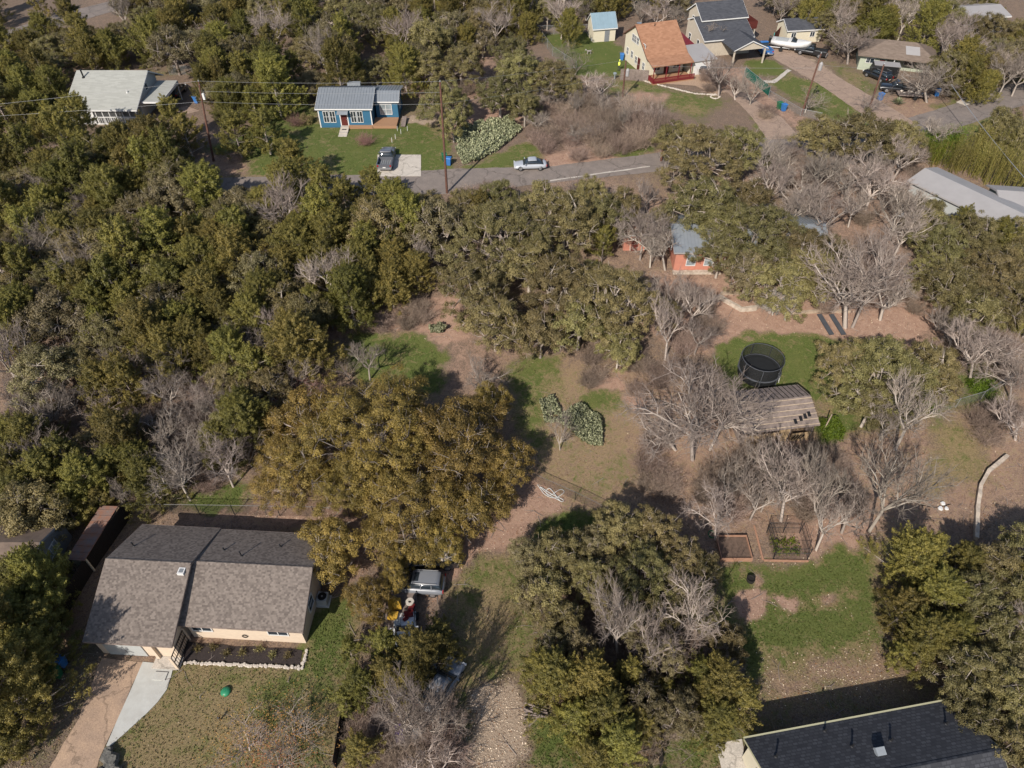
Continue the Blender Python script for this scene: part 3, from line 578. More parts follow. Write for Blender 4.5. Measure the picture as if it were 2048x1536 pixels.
def tb(bx,by,tx,ty,rp,k=None,kind='bare',**kw):
    """base and top in the photo"""
    b=at(bx,by); h=hgt(b,ty); h=min(max(h,2),11); x2=proj(b.x,b.y,b.z+h)[0]; off=(tx-x2)*depth(b)/CF; r=rp*(depth(b)-h*.5)/CF
    e=put(kind,b.x,b.y,r,h,k,rz=0 if abs(off)>1 else None,lean=(0,math.atan2(off,h)*.8) if abs(off)>1 else None,**kw); return e
for a in [('gold',735,860,165,0),('gold',900,880,130,1),('gold',820,1010,110,1),('gold',585,930,85,1),('gold',660,1090,68,2),('gold',1015,925,62,2),('gold',880,1085,50,2),('gold',800,1110,40,2),
  ('gold',930,1010,75,2),('gold',620,830,80,2),('gold',735,1195,48,2),('gold',785,1155,36,2),('gold',980,800,45,2),('gold',700,960,85,1)]: tp(*a)
for a in [('oak',930,405,42,4),('oak',1000,392,48,1),('oak',1085,395,48,0),('oak',1175,388,50,2),('oak',1245,402,38,0),('oak',1000,460,105,3),('oak',1130,430,85,2),('oak',1210,430,55,1),('oak',940,560,80,2),('oak',990,640,70,1),('oak',1120,560,80,2),('oak',1225,590,105,3),('oak',1160,640,65,0),('oak',1240,690,42,0),('oak',1060,520,70,1),
  ('oak',1400,300,85,3),('oak',1480,290,60,1),('oak',1410,400,85,2),('oak',1500,390,50,0),('oak',1350,270,40,0),('oak',1720,262,75,4),('oak',1640,262,50,0),('oak',1800,270,50,4),
  ('oak',1445,500,52,4),('oak',1590,490,70,3),('oak',1500,540,60,5),('oak',1660,500,45,5),('oak',1320,440,35,6),('oak',1520,460,95,3),('oak',1620,540,70,1),('oak',1450,460,60,1),('oak',1560,560,75,4),('oak',1770,740,105,3),('oak',1690,720,65,2),('oak',1860,730,75,2),('oak',1750,800,60,1),
  ('oak',1880,480,60,2),('oak',1950,470,70,2),('oak',1990,540,70,2),('oak',1900,560,60,1),('oak',2030,600,55,1),('oak',1960,620,50,0),('oak',1860,420,35,0),('oak',2020,460,40,0),
  ('oak',1120,1110,70,2),('oak',1090,1180,55,0),('oak',1130,1240,45,0),('oak',1240,1060,70,2),('oak',1310,1060,55,1),('oak',1290,1150,80,3),('oak',1370,1120,65,2),('oak',1180,1150,50,1),('oak',1320,1230,45,0),('oak',1400,1200,45,0),
  ('oak',1180,1090,55,5),('oak',1230,1180,55,4),('oak',1150,1290,45,6),('oak',1350,1180,60,5),('oak',1270,1240,50,6),('oak',1400,1140,42,1),('juniper',1300,1290,34,0),('oak',1330,1310,48,5),('juniper',1260,1350,40,0),('oak',1290,1400,50,5),('oak',1360,1420,50,6),('juniper',1330,1380,30,3),('oak',1060,1110,45,6),('oak',1070,1190,45,5),('oak',1110,1290,40,5),('juniper',1080,1330,40,0),('juniper',1280,1450,42,0),('juniper',1400,1350,42,0),('juniper',1110,1360,62,1),('juniper',1180,1370,62,2),('juniper',1210,1430,60,1),('juniper',1150,1440,50,0),('juniper',1240,1490,58,1),('juniper',1190,1520,50,0),
  ('juniper',1440,1370,58,2),('juniper',1480,1400,48,0),('juniper',1430,1440,50,1),('oak',1460,1280,38,0),
  ('oak',1945,1200,75,2),('oak',1990,1130,60,1),('oak',2000,1260,70,4),('oak',1950,1340,80,2),('oak',2020,1400,80,2),('oak',1960,1440,65,1),('oak',2040,1500,80,2),('oak',2030,1180,50,0),
  ('juniper',1830,1120,62,2),('juniper',1870,1190,60,1),('juniper',1810,1220,50,0),('juniper',1850,1280,58,2),('juniper',1900,1270,50,1),('juniper',1800,1310,30,3),
  ('juniper',1925,1130,46,1),
  ('oak',1985,262,28,0),('oak',2010,240,38,0),('oak',2035,275,40,1),
  ('juniper',60,1160,62,2),('juniper',30,1230,60,1),('juniper',85,1240,55,0),('juniper',50,1310,62,2),('juniper',100,1310,32,3),('juniper',20,1390,55,1),('juniper',60,1380,40,0),('juniper',10,1480,45,0),
  ('juniper',470,265,38,0),('juniper',530,262,36,0),('juniper',585,325,40,0),('juniper',575,375,48,1),('juniper',645,380,42,0),('juniper',745,378,38,0),('juniper',690,400,40,0),('juniper',790,410,45,1),
  ('juniper',345,240,38,0),('juniper',320,290,38,1),('juniper',160,240,42,1),('juniper',370,270,34,3),
  ('juniper',770,1290,40,0),('juniper',840,1310,55,2),('juniper',775,1350,42,1),('juniper',880,1275,42,0),('juniper',720,1370,42,1),('juniper',690,1400,34,3),('juniper',820,1360,35,0),('juniper',700,1300,26,3),('juniper',720,1500,38,0),
  ('oak',890,195,55,2),('oak',860,130,45,1),('oak',920,120,50,2),('oak',905,240,28,0),('oak',1040,140,60,2),('oak',1000,180,48,1),('oak',1100,150,48,1),('oak',1050,205,35,0),('oak',1140,170,26,0),('oak',1020,100,45,2),
  ('juniper',90,950,52,1),('juniper',170,965,52,2),('juniper',40,990,50,1),('juniper',130,1010,42,0),('juniper',200,1000,30,3),('juniper',215,850,38,0),('juniper',20,900,40,0)]: tp(*a)
put('juniper',-34.6,19.4,2.9,9.2,2); put('juniper',-37.8,24.0,2.6,8.0,1); put('juniper',-37.0,28.6,2.3,7.0,4)
for a in [(1385,920,1395,690,130,3),(1420,900,1500,760,85,0),(1350,900,1280,830,80,1),(1562,1042,1580,900,85,1),(1632,1100,1665,985,60,2),(1640,1060,1640,900,60,2),(1738,1063,1850,860,95,1),(1790,900,1840,760,75,2),(1760,880,1780,800,70,2),(1560,1000,1540,900,70,2),
  (1235,1315,1225,1160,72,1),(1370,1290,1430,1180,75,3),(1300,1345,1370,1350,80,3),(1310,1330,1310,1250,60,2),(1430,1080,1440,990,62,3),(1500,1040,1520,960,50,2),
  (845,1478,835,1370,80,1),(815,1470,790,1400,70,0),(870,1470,900,1400,62,2),
  (1690,655,1690,420,110,1),(1705,655,1770,500,90,0),(1760,640,1800,560,65,2),(1650,480,1640,380,75,2),(1600,440,1600,370,70,1),(1730,420,1760,330,75,1),(1690,400,1680,320,70,2),(1780,480,1800,400,62,2),
  (1940,760,1930,640,62,2),(1970,760,1990,650,66,0),(2020,800,2030,700,60,3),(1900,690,1880,620,50,2),(2030,880,2010,800,60,2),(1960,620,1940,560,45,2),
  (1570,385,1560,320,58,3),(1590,390,1650,340,50,2),(1300,535,1310,440,62,3),(1330,540,1290,450,50,2),(1280,520,1280,420,60,1),(1260,500,1240,420,50,2),(1330,720,1330,600,45,2),(1350,650,1370,560,45,2),
  (1437,192,1430,110,42,2),(1470,200,1480,140,40,4),(1500,210,1520,150,40,4),(1410,95,1415,40,42,2),(1695,128,1700,50,60,1),(1885,110,1890,20,70,1),(1853,205,1830,120,60,1),(1845,195,1890,140,50,0),(1740,230,1735,190,40,4),(1870,300,1880,240,45,2),(1610,225,1640,180,35,4),
  (1310,60,1320,10,35,2),(1280,50,1290,5,35,2),(1350,60,1360,15,35,2),(1200,205,1190,150,50,2),(1150,150,1145,105,32,4),(1130,120,1120,90,24,4),(1640,60,1650,10,50,2),(1780,60,1790,5,50,2),
  (520,730,500,650,55,3),(590,790,590,720,42,4),(560,760,545,700,40,4),(100,880,90,790,60,3),(60,860,50,790,55,1),(340,900,330,830,55,3),(390,940,400,870,55,1),(300,880,290,830,40,2),(440,830,430,770,40,2),(30,820,20,760,40,1),(255,1010,215,960,28,3),
  (840,560,850,480,40,2),(820,540,800,480,35,1),(1120,900,1105,830,34,4),(960,780,970,730,55,3),(740,760,720,690,42,2),(700,760,680,720,30,4)]: tb(*a)
for a in [(1570,640,1560,580,45,5),(1545,630,1540,585,35,5),(1510,440,1530,400,50,5),(1460,400,1480,380,35,5),(1640,520,1650,480,35,5),(480,420,470,380,30,5),(430,700,420,660,30,5)]: tb(*a)
def inside(px,py,P):
    c=False; n=len(P)
    for k in range(n):
        ax,ay=P[k]; bx,by=P[(k+1)%n]
        if (ay>py)!=(by>py) and px<(bx-ax)*(py-ay)/(by-ay)+ax: c=not c
    return c
def forest(P,w,rmean,n,seed,z=3.5,gap=.78):
    g=random.Random(seed); px=[p[0] for p in P]; py=[p[1] for p in P]; cnt=0
    for t in range(n*60):
        if cnt>=n: break
        q=(g.uniform(min(px),max(px)),min(py)+(max(py)-min(py))*g.random())
        if not inside(*q,P): continue
        kind=g.choices(list(w),list(w.values()))[0]; v=at(*q,1.2 if kind=='brush' else z); r=rmean*g.uniform(.78,1.3)*{'juniper':1,'oak':1.2,'bare':1.15,'brush':.75,'gold':1}[kind]
        if any((v.x-a)**2+(v.y-b)**2<(gap*(r+c))**2 for a,b,c,k_ in PLANTED[-900:] if not(kind=='brush' and k_ not in('brush',) and False)): continue
        put(kind,v.x,v.y,r); cnt+=1
    return cnt
FA=[(0,330),(130,330),(230,300),(330,330),(400,375),(560,405),(700,430),(850,410),(880,460),(830,540),(720,610),(640,640),(600,720),(520,780),(480,900),(400,960),(250,960),(200,1000),(0,1040)]
c_=[forest([(0,700),(300,720),(480,760),(500,900),(430,960),(250,960),(200,990),(60,940),(0,930)],{'juniper':3,'oak':2,'bare':5,'brush':2},2.3,52,21,gap=.45),forest(FA,{'juniper':5,'oak':4.5,'bare':1.2},2.7,190,1,gap=.42),
 forest([(-60,110),(130,110),(115,235),(190,295),(0,335),(-60,335)],{'juniper':6,'oak':3},2.4,24,2,gap=.5),
 forest([(-40,105),(60,62),(170,42),(300,-30),(1060,-30),(1060,60),(840,110),(820,160),(700,160),(600,175),(560,205),(480,190),(420,160),(350,118),(140,112)],{'juniper':4,'oak':4,'bare':1},2.8,115,3,gap=.48),
 forest([(-60,-60),(180,-60),(100,5),(0,35),(-60,40)],{'juniper':1},2.3,7,41,gap=.5,z=2.5),
 forest([(400,150),(570,150),(560,200),(440,215)],{'juniper':4,'oak':4},2.4,10,4,gap=.5),
 forest([(1060,-30),(1390,-30),(1380,5),(1240,15),(1180,20),(1160,50),(1060,60)],{'juniper':3,'oak':3,'bare':3},2.6,22,5,gap=.48),
 forest([(1540,-30),(1990,-30),(1960,40),(1990,70),(2090,70),(2090,140),(1940,175),(1900,150),(1880,85),(1790,55),(1690,70),(1620,30),(1560,20)],{'juniper':4,'oak':3,'bare':3},2.7,60,6,gap=.48),
 forest([(1840,440),(2080,470),(2080,640),(1900,600)],{'juniper':1,'oak':4,'bare':2},2.4,14,7,gap=.5),
 forest([(1810,1110),(1900,1100),(2080,1080),(2080,1536),(1960,1440),(1880,1340),(1820,1290)],{'juniper':3,'oak':3,'bare':1},2.3,16,8,gap=.5),
 forest([(880,420),(1250,420),(1300,620),(1100,680),(900,640)],{'juniper':1,'oak':4},1.9,6,9,gap=.55),
]
for P,n,s in [([(1060,190),(1240,190),(1350,240),(1330,280),(1250,290),(1150,310),(1060,290)],26,1),([(1530,290),(1850,290),(1830,430),(1700,560),(1560,400)],26,2),([(1290,880),(1480,900),(1700,900),(1720,1040),(1500,1050),(1300,970)],30,3),
   ([(260,830),(470,830),(480,985),(270,990)],16,4),([(660,600),(830,520),(850,640),(700,650)],12,5),([(1330,570),(1440,600),(1420,760),(1310,780)],16,6),([(1850,640),(2048,600),(2048,900),(1960,860),(1880,760)],16,7),
   ([(1160,1200),(1400,1200),(1400,1440),(1290,1400)],14,8),([(700,1440),(900,1430),(900,1536),(740,1536)],8,9),([(1600,600),(1850,560),(1850,640),(1700,680)],8,10),([(1100,680),(1280,700),(1300,800),(1120,740)],6,11),([(0,760),(150,800),(140,900),(0,920)],8,12),([(480,680),(640,680),(620,820),(520,800)],9,13),([(1400,140),(1500,170),(1560,230),(1440,190)],6,14),([(760,110),(960,110),(940,190),(830,180)],5,15)]:
    forest(P,{'brush':1},2.0 if s!=13 else 2.2,n,100+s,gap=.42)
forest([(1530,300),(1850,310),(1830,470),(1720,560),(1640,440),(1560,420)],{'bare':1},2.3,14,31,gap=.36)
forest([(880,375),(1300,360),(1320,390),(1250,395),(880,395)],{'bare':1,'brush':3},1.8,16,36,gap=.3)
forest([(1280,560),(1420,600),(1400,700),(1290,720)],{'bare':1},1.9,5,32,gap=.3)
forest([(1430,920),(1700,920),(1720,1030),(1500,1040)],{'bare':1,'brush':1},1.9,9,33,gap=.32)
forest([(1180,1280),(1400,1250),(1420,1420),(1300,1480)],{'bare':2,'brush':1},2.2,9,34,gap=.3)
forest([(700,1430),(900,1420),(900,1536),(740,1536)],{'bare':1,'brush':1},2.0,6,35,gap=.3)
random.seed(3)
for i in range(34):
    q=(random.uniform(1070,1345),random.uniform(195,285)); v=at(*q,1.5); put(random.choice(['brush','brush','bare']),v.x,v.y,random.uniform(1.9,2.8),random.uniform(2.2,4.2),k=random.choice([0,1]))
for a in [(575,765,60),(600,800,45),(500,700,45)]: tp('brush',*a,k=3,h=3.0)
print('trees',len(TREES),c_)
# ---------------------------------------------------------------- buildings
class House:
    """local frame: x along the front, y away from the viewer, z up"""
    def __init__(s,name,loc,rz,label,cat='house'):
        s.e=empty(name,loc,R(rz),label,cat)
    def part(s,name,mb,m,parent=None,label=None):
        o=mb.build(name,m,parent or s.e); 
        if label: o["label"]=label
        return o
    def gable(s,x0,x1,y0,y1,zf,yr,zr,zb,wall,roof,ov=.35,ovx=.3,th=.14,base=-.8,fascia='white',name='roof'):
        s.part('wall',MB().prism([(y0,base),(y1,base),(y1,zb-.02),(yr,zr-.02),(y0,zf-.02)],x0,x1),wall)
        sf=(zr-zf)/(yr-y0); sb=(zr-zb)/(y1-yr); a=(y0-ov,zf-sf*ov); b=(y1+ov,zb-sb*ov)
        o=s.part(name,MB().prism([a,(yr,zr),b,(b[0],b[1]+th),(yr,zr+th+.02),(a[0],a[1]+th)],x0-ovx,x1+ovx),roof)
        if fascia:
            f=MB().box(x0-ovx,x1+ovx,a[0]-.03,a[0]-.003,a[1]-.05,a[1]+th-.01).box(x0-ovx,x1+ovx,b[0]+.003,b[0]+.03,b[1]-.05,b[1]+th-.01)
            for x in (x0-ovx-.03,x1+ovx+.003): f.prism([(a[0],a[1]-.06),(yr,zr-.06),(b[0],b[1]-.06),(b[0],b[1]+th-.01),(yr,zr+th),(a[0],a[1]+th-.01)],x,x+.027)
            s.part('fascia',f,fascia)
        if 'shingle' in roof: s.part('ridge_cap',MB().prism([(yr-.16,zr+th-.16*sf+.022),(yr,zr+th+.035),(yr+.16,zr+th-.16*sb+.022),(yr+.16,zr+th-.16*sb+.045),(yr,zr+th+.06),(yr-.16,zr+th-.16*sf+.045)],x0-ovx,x1+ovx),roof,o)
        s.sl=(a,b,yr,zr,sf,sb,th); return o
    def zroof(s,y):
        a,b,yr,zr,sf,sb,th=s.sl; return (zr-sf*(yr-y) if y<yr else zr-sb*(y-yr))+th
    def ribs(s,x0,x1,m,roof,st=.45,w=.05,y0=None,y1=None):
        a,b,yr,zr,sf,sb,th=s.sl; mb=MB(); x=x0
        while x<=x1:
            mb.prism([(a[0],a[1]+th+.003),(yr,zr+th+.023),(b[0],b[1]+th+.003),(b[0],b[1]+th+.05),(yr,zr+th+.075),(a[0],a[1]+th+.05)],x,x+w); x+=st
        s.part('roof_seam',mb,m,roof)
    def window(s,side,u,z,w,h,pos,panes=1,frame='white',glass='glass',name='window'):
        """side: f(-y) l(-x) r(+x) b(+y); u = centre along wall, pos = wall coordinate"""
        fr=MB(); gl=MB(); t=.07
        def bx(mb,u0,u1,z0,z1,d0,d1):
            if side=='f': mb.box(u0,u1,pos-d1,pos-d0,z0,z1)
            elif side=='b': mb.box(u0,u1,pos+d0,pos+d1,z0,z1)
            elif side=='l': mb.box(pos-d1,pos-d0,u0,u1,z0,z1)
            else: mb.box(pos+d0,pos+d1,u0,u1,z0,z1)
        a,b=u-w/2,u+w/2; bx(fr,a-t,b+t,z-t,z,.004,.07); bx(fr,a-t,b+t,z+h,z+h+t,.004,.07); bx(fr,a-t,a,z,z+h,.004,.07); bx(fr,b,b+t,z,z+h,.004,.07)
        for i in range(1,panes): c=a+w*i/panes; bx(fr,c-.03,c+.03,z,z+h,.004,.06)
        if h>1: bx(fr,a,b,z+h/2-.02,z+h/2+.02,.004,.055)
        bx(gl,a,b,z,z+h,.004,.03); f=s.part(name,fr,frame); s.part('pane',gl,glass,f); return f
    def door(s,side,u,z,w,h,pos,m='dark_red'):
        mb=MB(); k=MB()
        if side=='f': mb.box(u-w/2,u+w/2,pos-.06,pos-.003,z,z+h); k.box(u+w*.32,u+w*.42,pos-.11,pos-.062,z+1,z+1.08)
        elif side=='l': mb.box(pos-.06,pos-.003,u-w/2,u+w/2,z,z+h); k.box(pos-.11,pos-.062,u+w*.32,u+w*.42,z+1,z+1.08)
        else: mb.box(pos+.003,pos+.06,u-w/2,u+w/2,z,z+h); k.box(pos+.062,pos+.11,u+w*.32,u+w*.42,z+1,z+1.08)
        d=s.part('door',mb,m); s.part('handle',k,'grey_metal',d)
    def pipe(s,x,y,h=.55,r=.05,m='black_metal'): z=s.zroof(y); s.part('vent_pipe',MB().lathe([(r*2.2,z-.05),(r*2,z+.06),(r,z+.1),(r,z+h),(r*1.3,z+h),(r*1.3,z+h+.06)],x,y,8),m)
# --- ranch house, bottom left
h=House('ranch_house',(-32.2,24.0,0),-3.35,'low ranch house with brown shingle roof and cream brick front, bottom left')
h.gable(.35,6.55,.35,10.0,2.80,5.65,4.85,2.75,'brick_cream','shingle_brown',ov=.4,ovx=.3,fascia='weathered_wood')
g1=h.sl
h.pipe(1.2,7.4,.5); 
z=h.zroof(5.15); h.part('roof_vent',MB().box(6.05,6.55,4.75,5.3,z-.12,z+.12),'white'); h.part('roof_vent',MB().box(6.14,6.46,4.86,5.19,z+.121,z+.14),'wall_grey')
h.gable(6.9,15.9,2.05,9.98,2.68,6.05,4.45,2.68,'brick_cream','shingle_brown',ov=.35,ovx=.36,fascia='weathered_wood')
for x,y,q in ((8.5,7.6,.3),(10.2,7.0,.6),(12.8,8.4,.3)): h.pipe(x,y,q)
for x in (8.0,14.0): h.window('f',x,1.25,1.5,1.0,2.05,2)
h.window('r',4.6,1.1,1.0,1.2,15.9,1)
h.door('r',7.2,0,.9,2,15.9,'wall_grey')
gd=MB(); 
for i in range(4): gd.box(.95,2.42,.27,.343,.05+i*.52,.05+i*.52+.5).box(2.46,3.95,.27,.343,.05+i*.52,.05+i*.52+.5)
h.part('garage_door',gd,'wall_lightgrey')
h.part('porch_floor',MB().box(4.6,6.75,-.65,.33,-.1,.1),'concrete')
h.part('porch_step',MB().box(5.0,6.0,-1.5,-.9,-.1,.14),'concrete_new')
# porch opening beside the garage, closed by an iron gate
h.part('porch_post',MB().box(4.75,5.0,.1,.33,.1,2.5),'brick_cream')
gt=MB()
for i in range(11): gt.box(6.62,6.65,-.45+i*.21,-.42+i*.21,.12,1.75)
for z in (.15,.95,1.72): gt.box(6.60,6.67,-.47,1.72,z,z+.06)
h.part('gate',gt,'black_metal'); h.part('gate_post',MB().box(6.5,6.72,-.6,-.48,0,1.95),'brick_cream'); h.part('gate_post',MB().box(6.5,6.72,1.74,1.84,0,1.95),'brick_cream')
ri=MB(); 
for i in range(14):
    a=i*math.pi*2/14; b=a+math.pi*2/14
    ri.tube([(11.2+.2*math.cos(a),1.98,.75+.2*math.sin(a)),(11.2+.2*math.cos(b),1.98,.75+.2*math.sin(b))],.035,5)
h.part('hose_reel',ri,'black_metal')
def loc2w(hh,x,y,z=0): return hh.e.matrix_basis@Vector((x,y,z))
bpy.context.view_layer.update()
RH=h
# stone edging
rng_=random.Random(5)
def stone_row(name,pts,label,n,size=.2,m='stone_pale',cat='edging',th=1,parent=None):
    mb=MB()
    P=[Vector(p) for p in pts]; L=[0]
    for a,b in zip(P,P[1:]): L.append(L[-1]+(b-a).length)
    for i in range(n):
        t=L[-1]*(i+.5)/n; k=max(j for j in range(len(L)-1) if L[j]<=t); p=P[k].lerp(P[k+1],(t-L[k])/(L[k+1]-L[k]))
        for q in range(th):
            s=size*rng_.uniform(.75,1.2); c=Vector((p.x+rng_.gauss(0,size*.15),p.y+rng_.gauss(0,size*.15),p.z+q*size*.7+s*.2)); rock(mb,c,s)
    o=mb.build(name,m,parent); 
    return tag(o,label,cat)
def rock(mb,c,s,f=(1,1,.65)):
    rr=rng_; n=7; k=[]; 
    for (zz,q) in ((-.5,.75),(0,1),(.42,.72)):
        k.append([(c[0]+s*f[0]*.6*q*math.cos(t*6.283/n)*rr.uniform(.8,1.15),c[1]+s*f[1]*.6*q*math.sin(t*6.283/n)*rr.uniform(.8,1.15),c[2]+s*f[2]*zz*rr.uniform(.9,1.1)) for t in range(n)])
    mb.loft(k)
w=lambda x,y,z=0.05: loc2w(RH,x,y,z)
stone_row('stone_edging',[w(6.95,-.05),w(16.1,.05),w(16.15,1.5)],'row of pale edging stones around the dark mulch bed',62,.24)
for i in range(7):
    mb=MB(); 
    c=w(7.6+i*1.2,1.0+.25*math.sin(i*2)); segs=[]
    g=np.random.default_rng(300+i); P=g.normal(size=(110,3))*np.array([.18,.18,.12])+np.array([0,0,.24]); V,Fa=leaves(g,P,unit(g.normal(size=P.shape)),.06)
    s=np.zeros((110,8)); s[:,3:6]=P; s[:,6]=.012; s[:,7]=.008; V2,F2=tubes(s); F2=F2+len(V); V=np.concatenate([V,V2]); Fa=np.concatenate([Fa,F2])
    o=obj('garden_plant',npmesh('garden_plant',V,Fa,'oak_leaf',g.random(len(Fa))),loc=c); tag(o,f'small green plant in the mulch bed, {["first","second","third","fourth","fifth","sixth","last"][i]} from the gate','plant',group='small plants in the mulch bed')
# AC unit
def air_conditioner(loc,rz,label):
    e=empty('air_conditioner',loc,rz,label,'air conditioner'); MB().box(-.55,.55,-.55,.55,-.02,.08).build('pad','concrete_new',e)
    MB().prism([(-.42,-.42),(.42,-.42),(.42,.42),(-.42,.42)],.08,.85,'z').build('casing','wall_lightgrey',e); MB().lathe([(.36,.852),(.36,.89),(.30,.9)],0,0,18).build('fan_grille','black',e); MB().lathe([(.08,.902),(.08,.93)],0,0,8).build('fan_hub','grey_metal',e)
air_conditioner(at(648,1203),R(-3),'grey air conditioner on a pad beside the ranch house wall')
# --- dark-roofed house, bottom right
h=House('cottage',(15.85,17.1,0),9.66,'cream house with a dark shingle roof at the bottom right corner')
h.gable(.3,15.2,-7.6,-.35,2.72,-3.95,4.45,2.72,'wall_cream','shingle_dark',ov=.38,ovx=.3,fascia='wall_yellow')
h.part('gutter',MB().box(0,15.5,.06,.16,2.52,2.66),'wall_yellow')
for x,y in ((1.3,-1.6),(5.5,-.5),(6.5,-1.9),(9.2,-2.0),(13.6,-1.6)): h.pipe(x,y,.45,.06)
z=h.zroof(-2.6); h.part('roof_vent',MB().rbox(7.9,-2.6,z+.22,.62,.5,.32,0,R(20)),'metal_grey')
h.window('l',-2.2,1.0,.8,1.1,.3,1); h.window('l',-5.6,1.0,1.0,1.1,.3,1)
h.window('b',5,1.2,1.2,1,-.35,2); h.window('b',11,1.2,1.2,1,-.35,2)
# --- neighbour at the left edge
h=House('neighbour_house',(-50,28.6,0),0,'brown roofed house with a grey gable wall at the left edge')
h.gable(0,11.2,0,6.2,2.6,3.1,3.95,2.7,'wall_grey','old_roof',ov=.35,ovx=.4,fascia='metal_grey')
h.window('r',3.9,1.3,1.3,.9,11.2,3,glass='glass_pale')
h.part('side_wall',MB().box(11.2,12.4,1.2,1.35,-.1,1.7),'metal_white')
# --- lean-to with a rusty roof
e=House('lean_to_shed',(-36.9,31.6,.1),-7,'narrow lean-to with a rusty metal roof against the black fence','shed')
e.part('wall',MB().box(0,1.45,0,.12,-.3,1.8).box(0,.1,.12,4.9,-.3,1.8).box(.1,1.45,4.78,4.9,-.3,1.8),'wall_cream')
rf=e.part('roof',MB().prism([(-.1,1.85),(1.6,2.05),(1.6,2.13),(-.1,1.93)],-.25,5.2,'y'),'metal_rust'); mb=MB()
for i in range(9): mb.prism([(-.1,1.932),(1.6,2.132),(1.6,2.17),(-.1,1.97)],-.1+i*.6,-.05+i*.6,'y')
e.part('roof_seam',mb,'metal_rust',rf)
# ladder
la=MB(); 
for s in (0,.4): la.tube([(s,0,0),(s,.5,2.3)],.03,5)
for i in range(7): la.tube([(0,.07*i+.04,.3*i+.2),(.4,.07*i+.04,.3*i+.2)],.02,5)
o=la.build('ladder','black_metal'); o.location=at(146,1150); tag(o,'dark ladder leaning beside the pale shed wall','ladder')
# ---------------------------------------------------------------- fences
def fence(name,pts,hh,label,m='fence_dark',pm=None,step=2.4,net=False,rail=True,pr=.04,cat='fence'):
    e=empty(name,pts[0],0,label,cat); o=Vector(pts[0]); P=[Vector(p)-o for p in pts]
    pan=MB(); rl=MB()
    for a,b in zip(P,P[1:]):
        L=(b-a).length; n=max(1,int(L/step)); d=(b-a)/n
        for i in range(n+1):
            if i==n and b is not P[-1] : continue
            p=a+d*i; q=MB().tube([p+Vector((0,0,-.3)),p+Vector((0,0,hh+.06))],pr,5); q.build('post',pm or m,e)
        for i in range(n):
            p=a+d*i; q=p+d; u=Vector((-(q-p).y,(q-p).x,0)).normalized()*(.012)
            k=len(pan.v)
            if net: pan.add([p+Vector((0,0,.03)),q+Vector((0,0,.03)),q+Vector((0,0,hh)),p+Vector((0,0,hh))],[(0,1,2,3)])
            else:
                nb=max(2,int((q-p).length/.16))
                for j in range(nb):
                    s=p.lerp(q,j/nb); t=p.lerp(q,(j+.93)/nb); zz=hh+rng_.uniform(-.03,.03)
                    pan.add([s-u,t-u,t+u,s+u]+[v+Vector((0,0,zz)) for v in (s-u,t-u,t+u,s+u)],[(0,3,2,1),(4,5,6,7),(0,1,5,4),(1,2,6,5),(2,3,7,6),(3,0,4,7)])
            if rail: rl.tube([p+Vector((0,0,hh)),q+Vector((0,0,hh))],.025,4)
    pan.build('mesh_panel' if net else 'board_panel',net if net else m,e)
    if rl.v and net: rl.build('rail',pm or m,e)
    return e
def gz(px,py): return at(px,py)
fence('privacy_fence',[(-34.3,36.9,.3),(-35.6,31.5,.05),(-36.2,26.5,0)],2.0,'tall black board fence between the ranch house and the lean-to')
fence('board_fence',[(-36.3,26.3,0),(-36.9,20,0),(-36.7,14,0)],1.7,'brown board fence along the dark trees at the bottom left','fence_wood')
fence('wire_fence',[at(255,1028),at(330,1028),at(470,1030),at(560,1032),at(700,1034)],1.5,'black wire fence behind the ranch house','black_metal',net='chain_black',step=3)
fence('wire_fence',[at(1060,960),at(1150,1000),at(1230,1040)],1.2,'thin wire fence crossing the meadow beside the big golden oak','black_metal',net='chain_black',step=2.6,pr=.03)
fence('low_fence',[at(672,1536),at(688,1435)],1.4,'thin grey fence at the lower edge of the front lawn','fence_dark',step=2)
fence('shade_fence',[at(1320,1536),at(1312,1450)],1.6,'dark fence beside the dense junipers at the bottom centre','fence_dark',step=2)
fence('chain_link_fence',[at(1205,66),at(1075,70),at(1105,112),at(1152,142)],1.6,'chain link fence around the green lawn of the cream house','grey_metal',net='chain_link',step=3,pr=.04)
fence('chain_link_fence',[at(340,150),at(480,150)],1.5,'long chain link fence behind the grey roofed house','grey_metal',net='chain_link',step=3)
fence('wooden_fence',[at(1240,160),at(1262,160),at(1295,163)],1.8,'grey wooden fence beside the red porch rail','weathered_wood',step=2)
fence('green_mesh_fence',[at(1488,152),at(1510,170),at(1537,192)],1.5,'green mesh screen fence beside the pinkish driveway','tarp_green',pm='grey_metal',net='tarp_green',step=2)
fence('chain_link_fence',[at(1537,195),at(1600,232),at(1640,240)],1.1,'chain link fence running down from the green screen','grey_metal',net='chain_link',step=2.5)
fence('rail_fence',[at(1860,830),at(1960,800),at(2010,770)],1.3,'chain link fence between bare trees at the right edge','grey_metal',net='chain_link',step=3)
fence('red_fence',[at(1545,88),at(1562,70)],2.0,'dark red board fence beside the two storey house','dark_red',step=2)
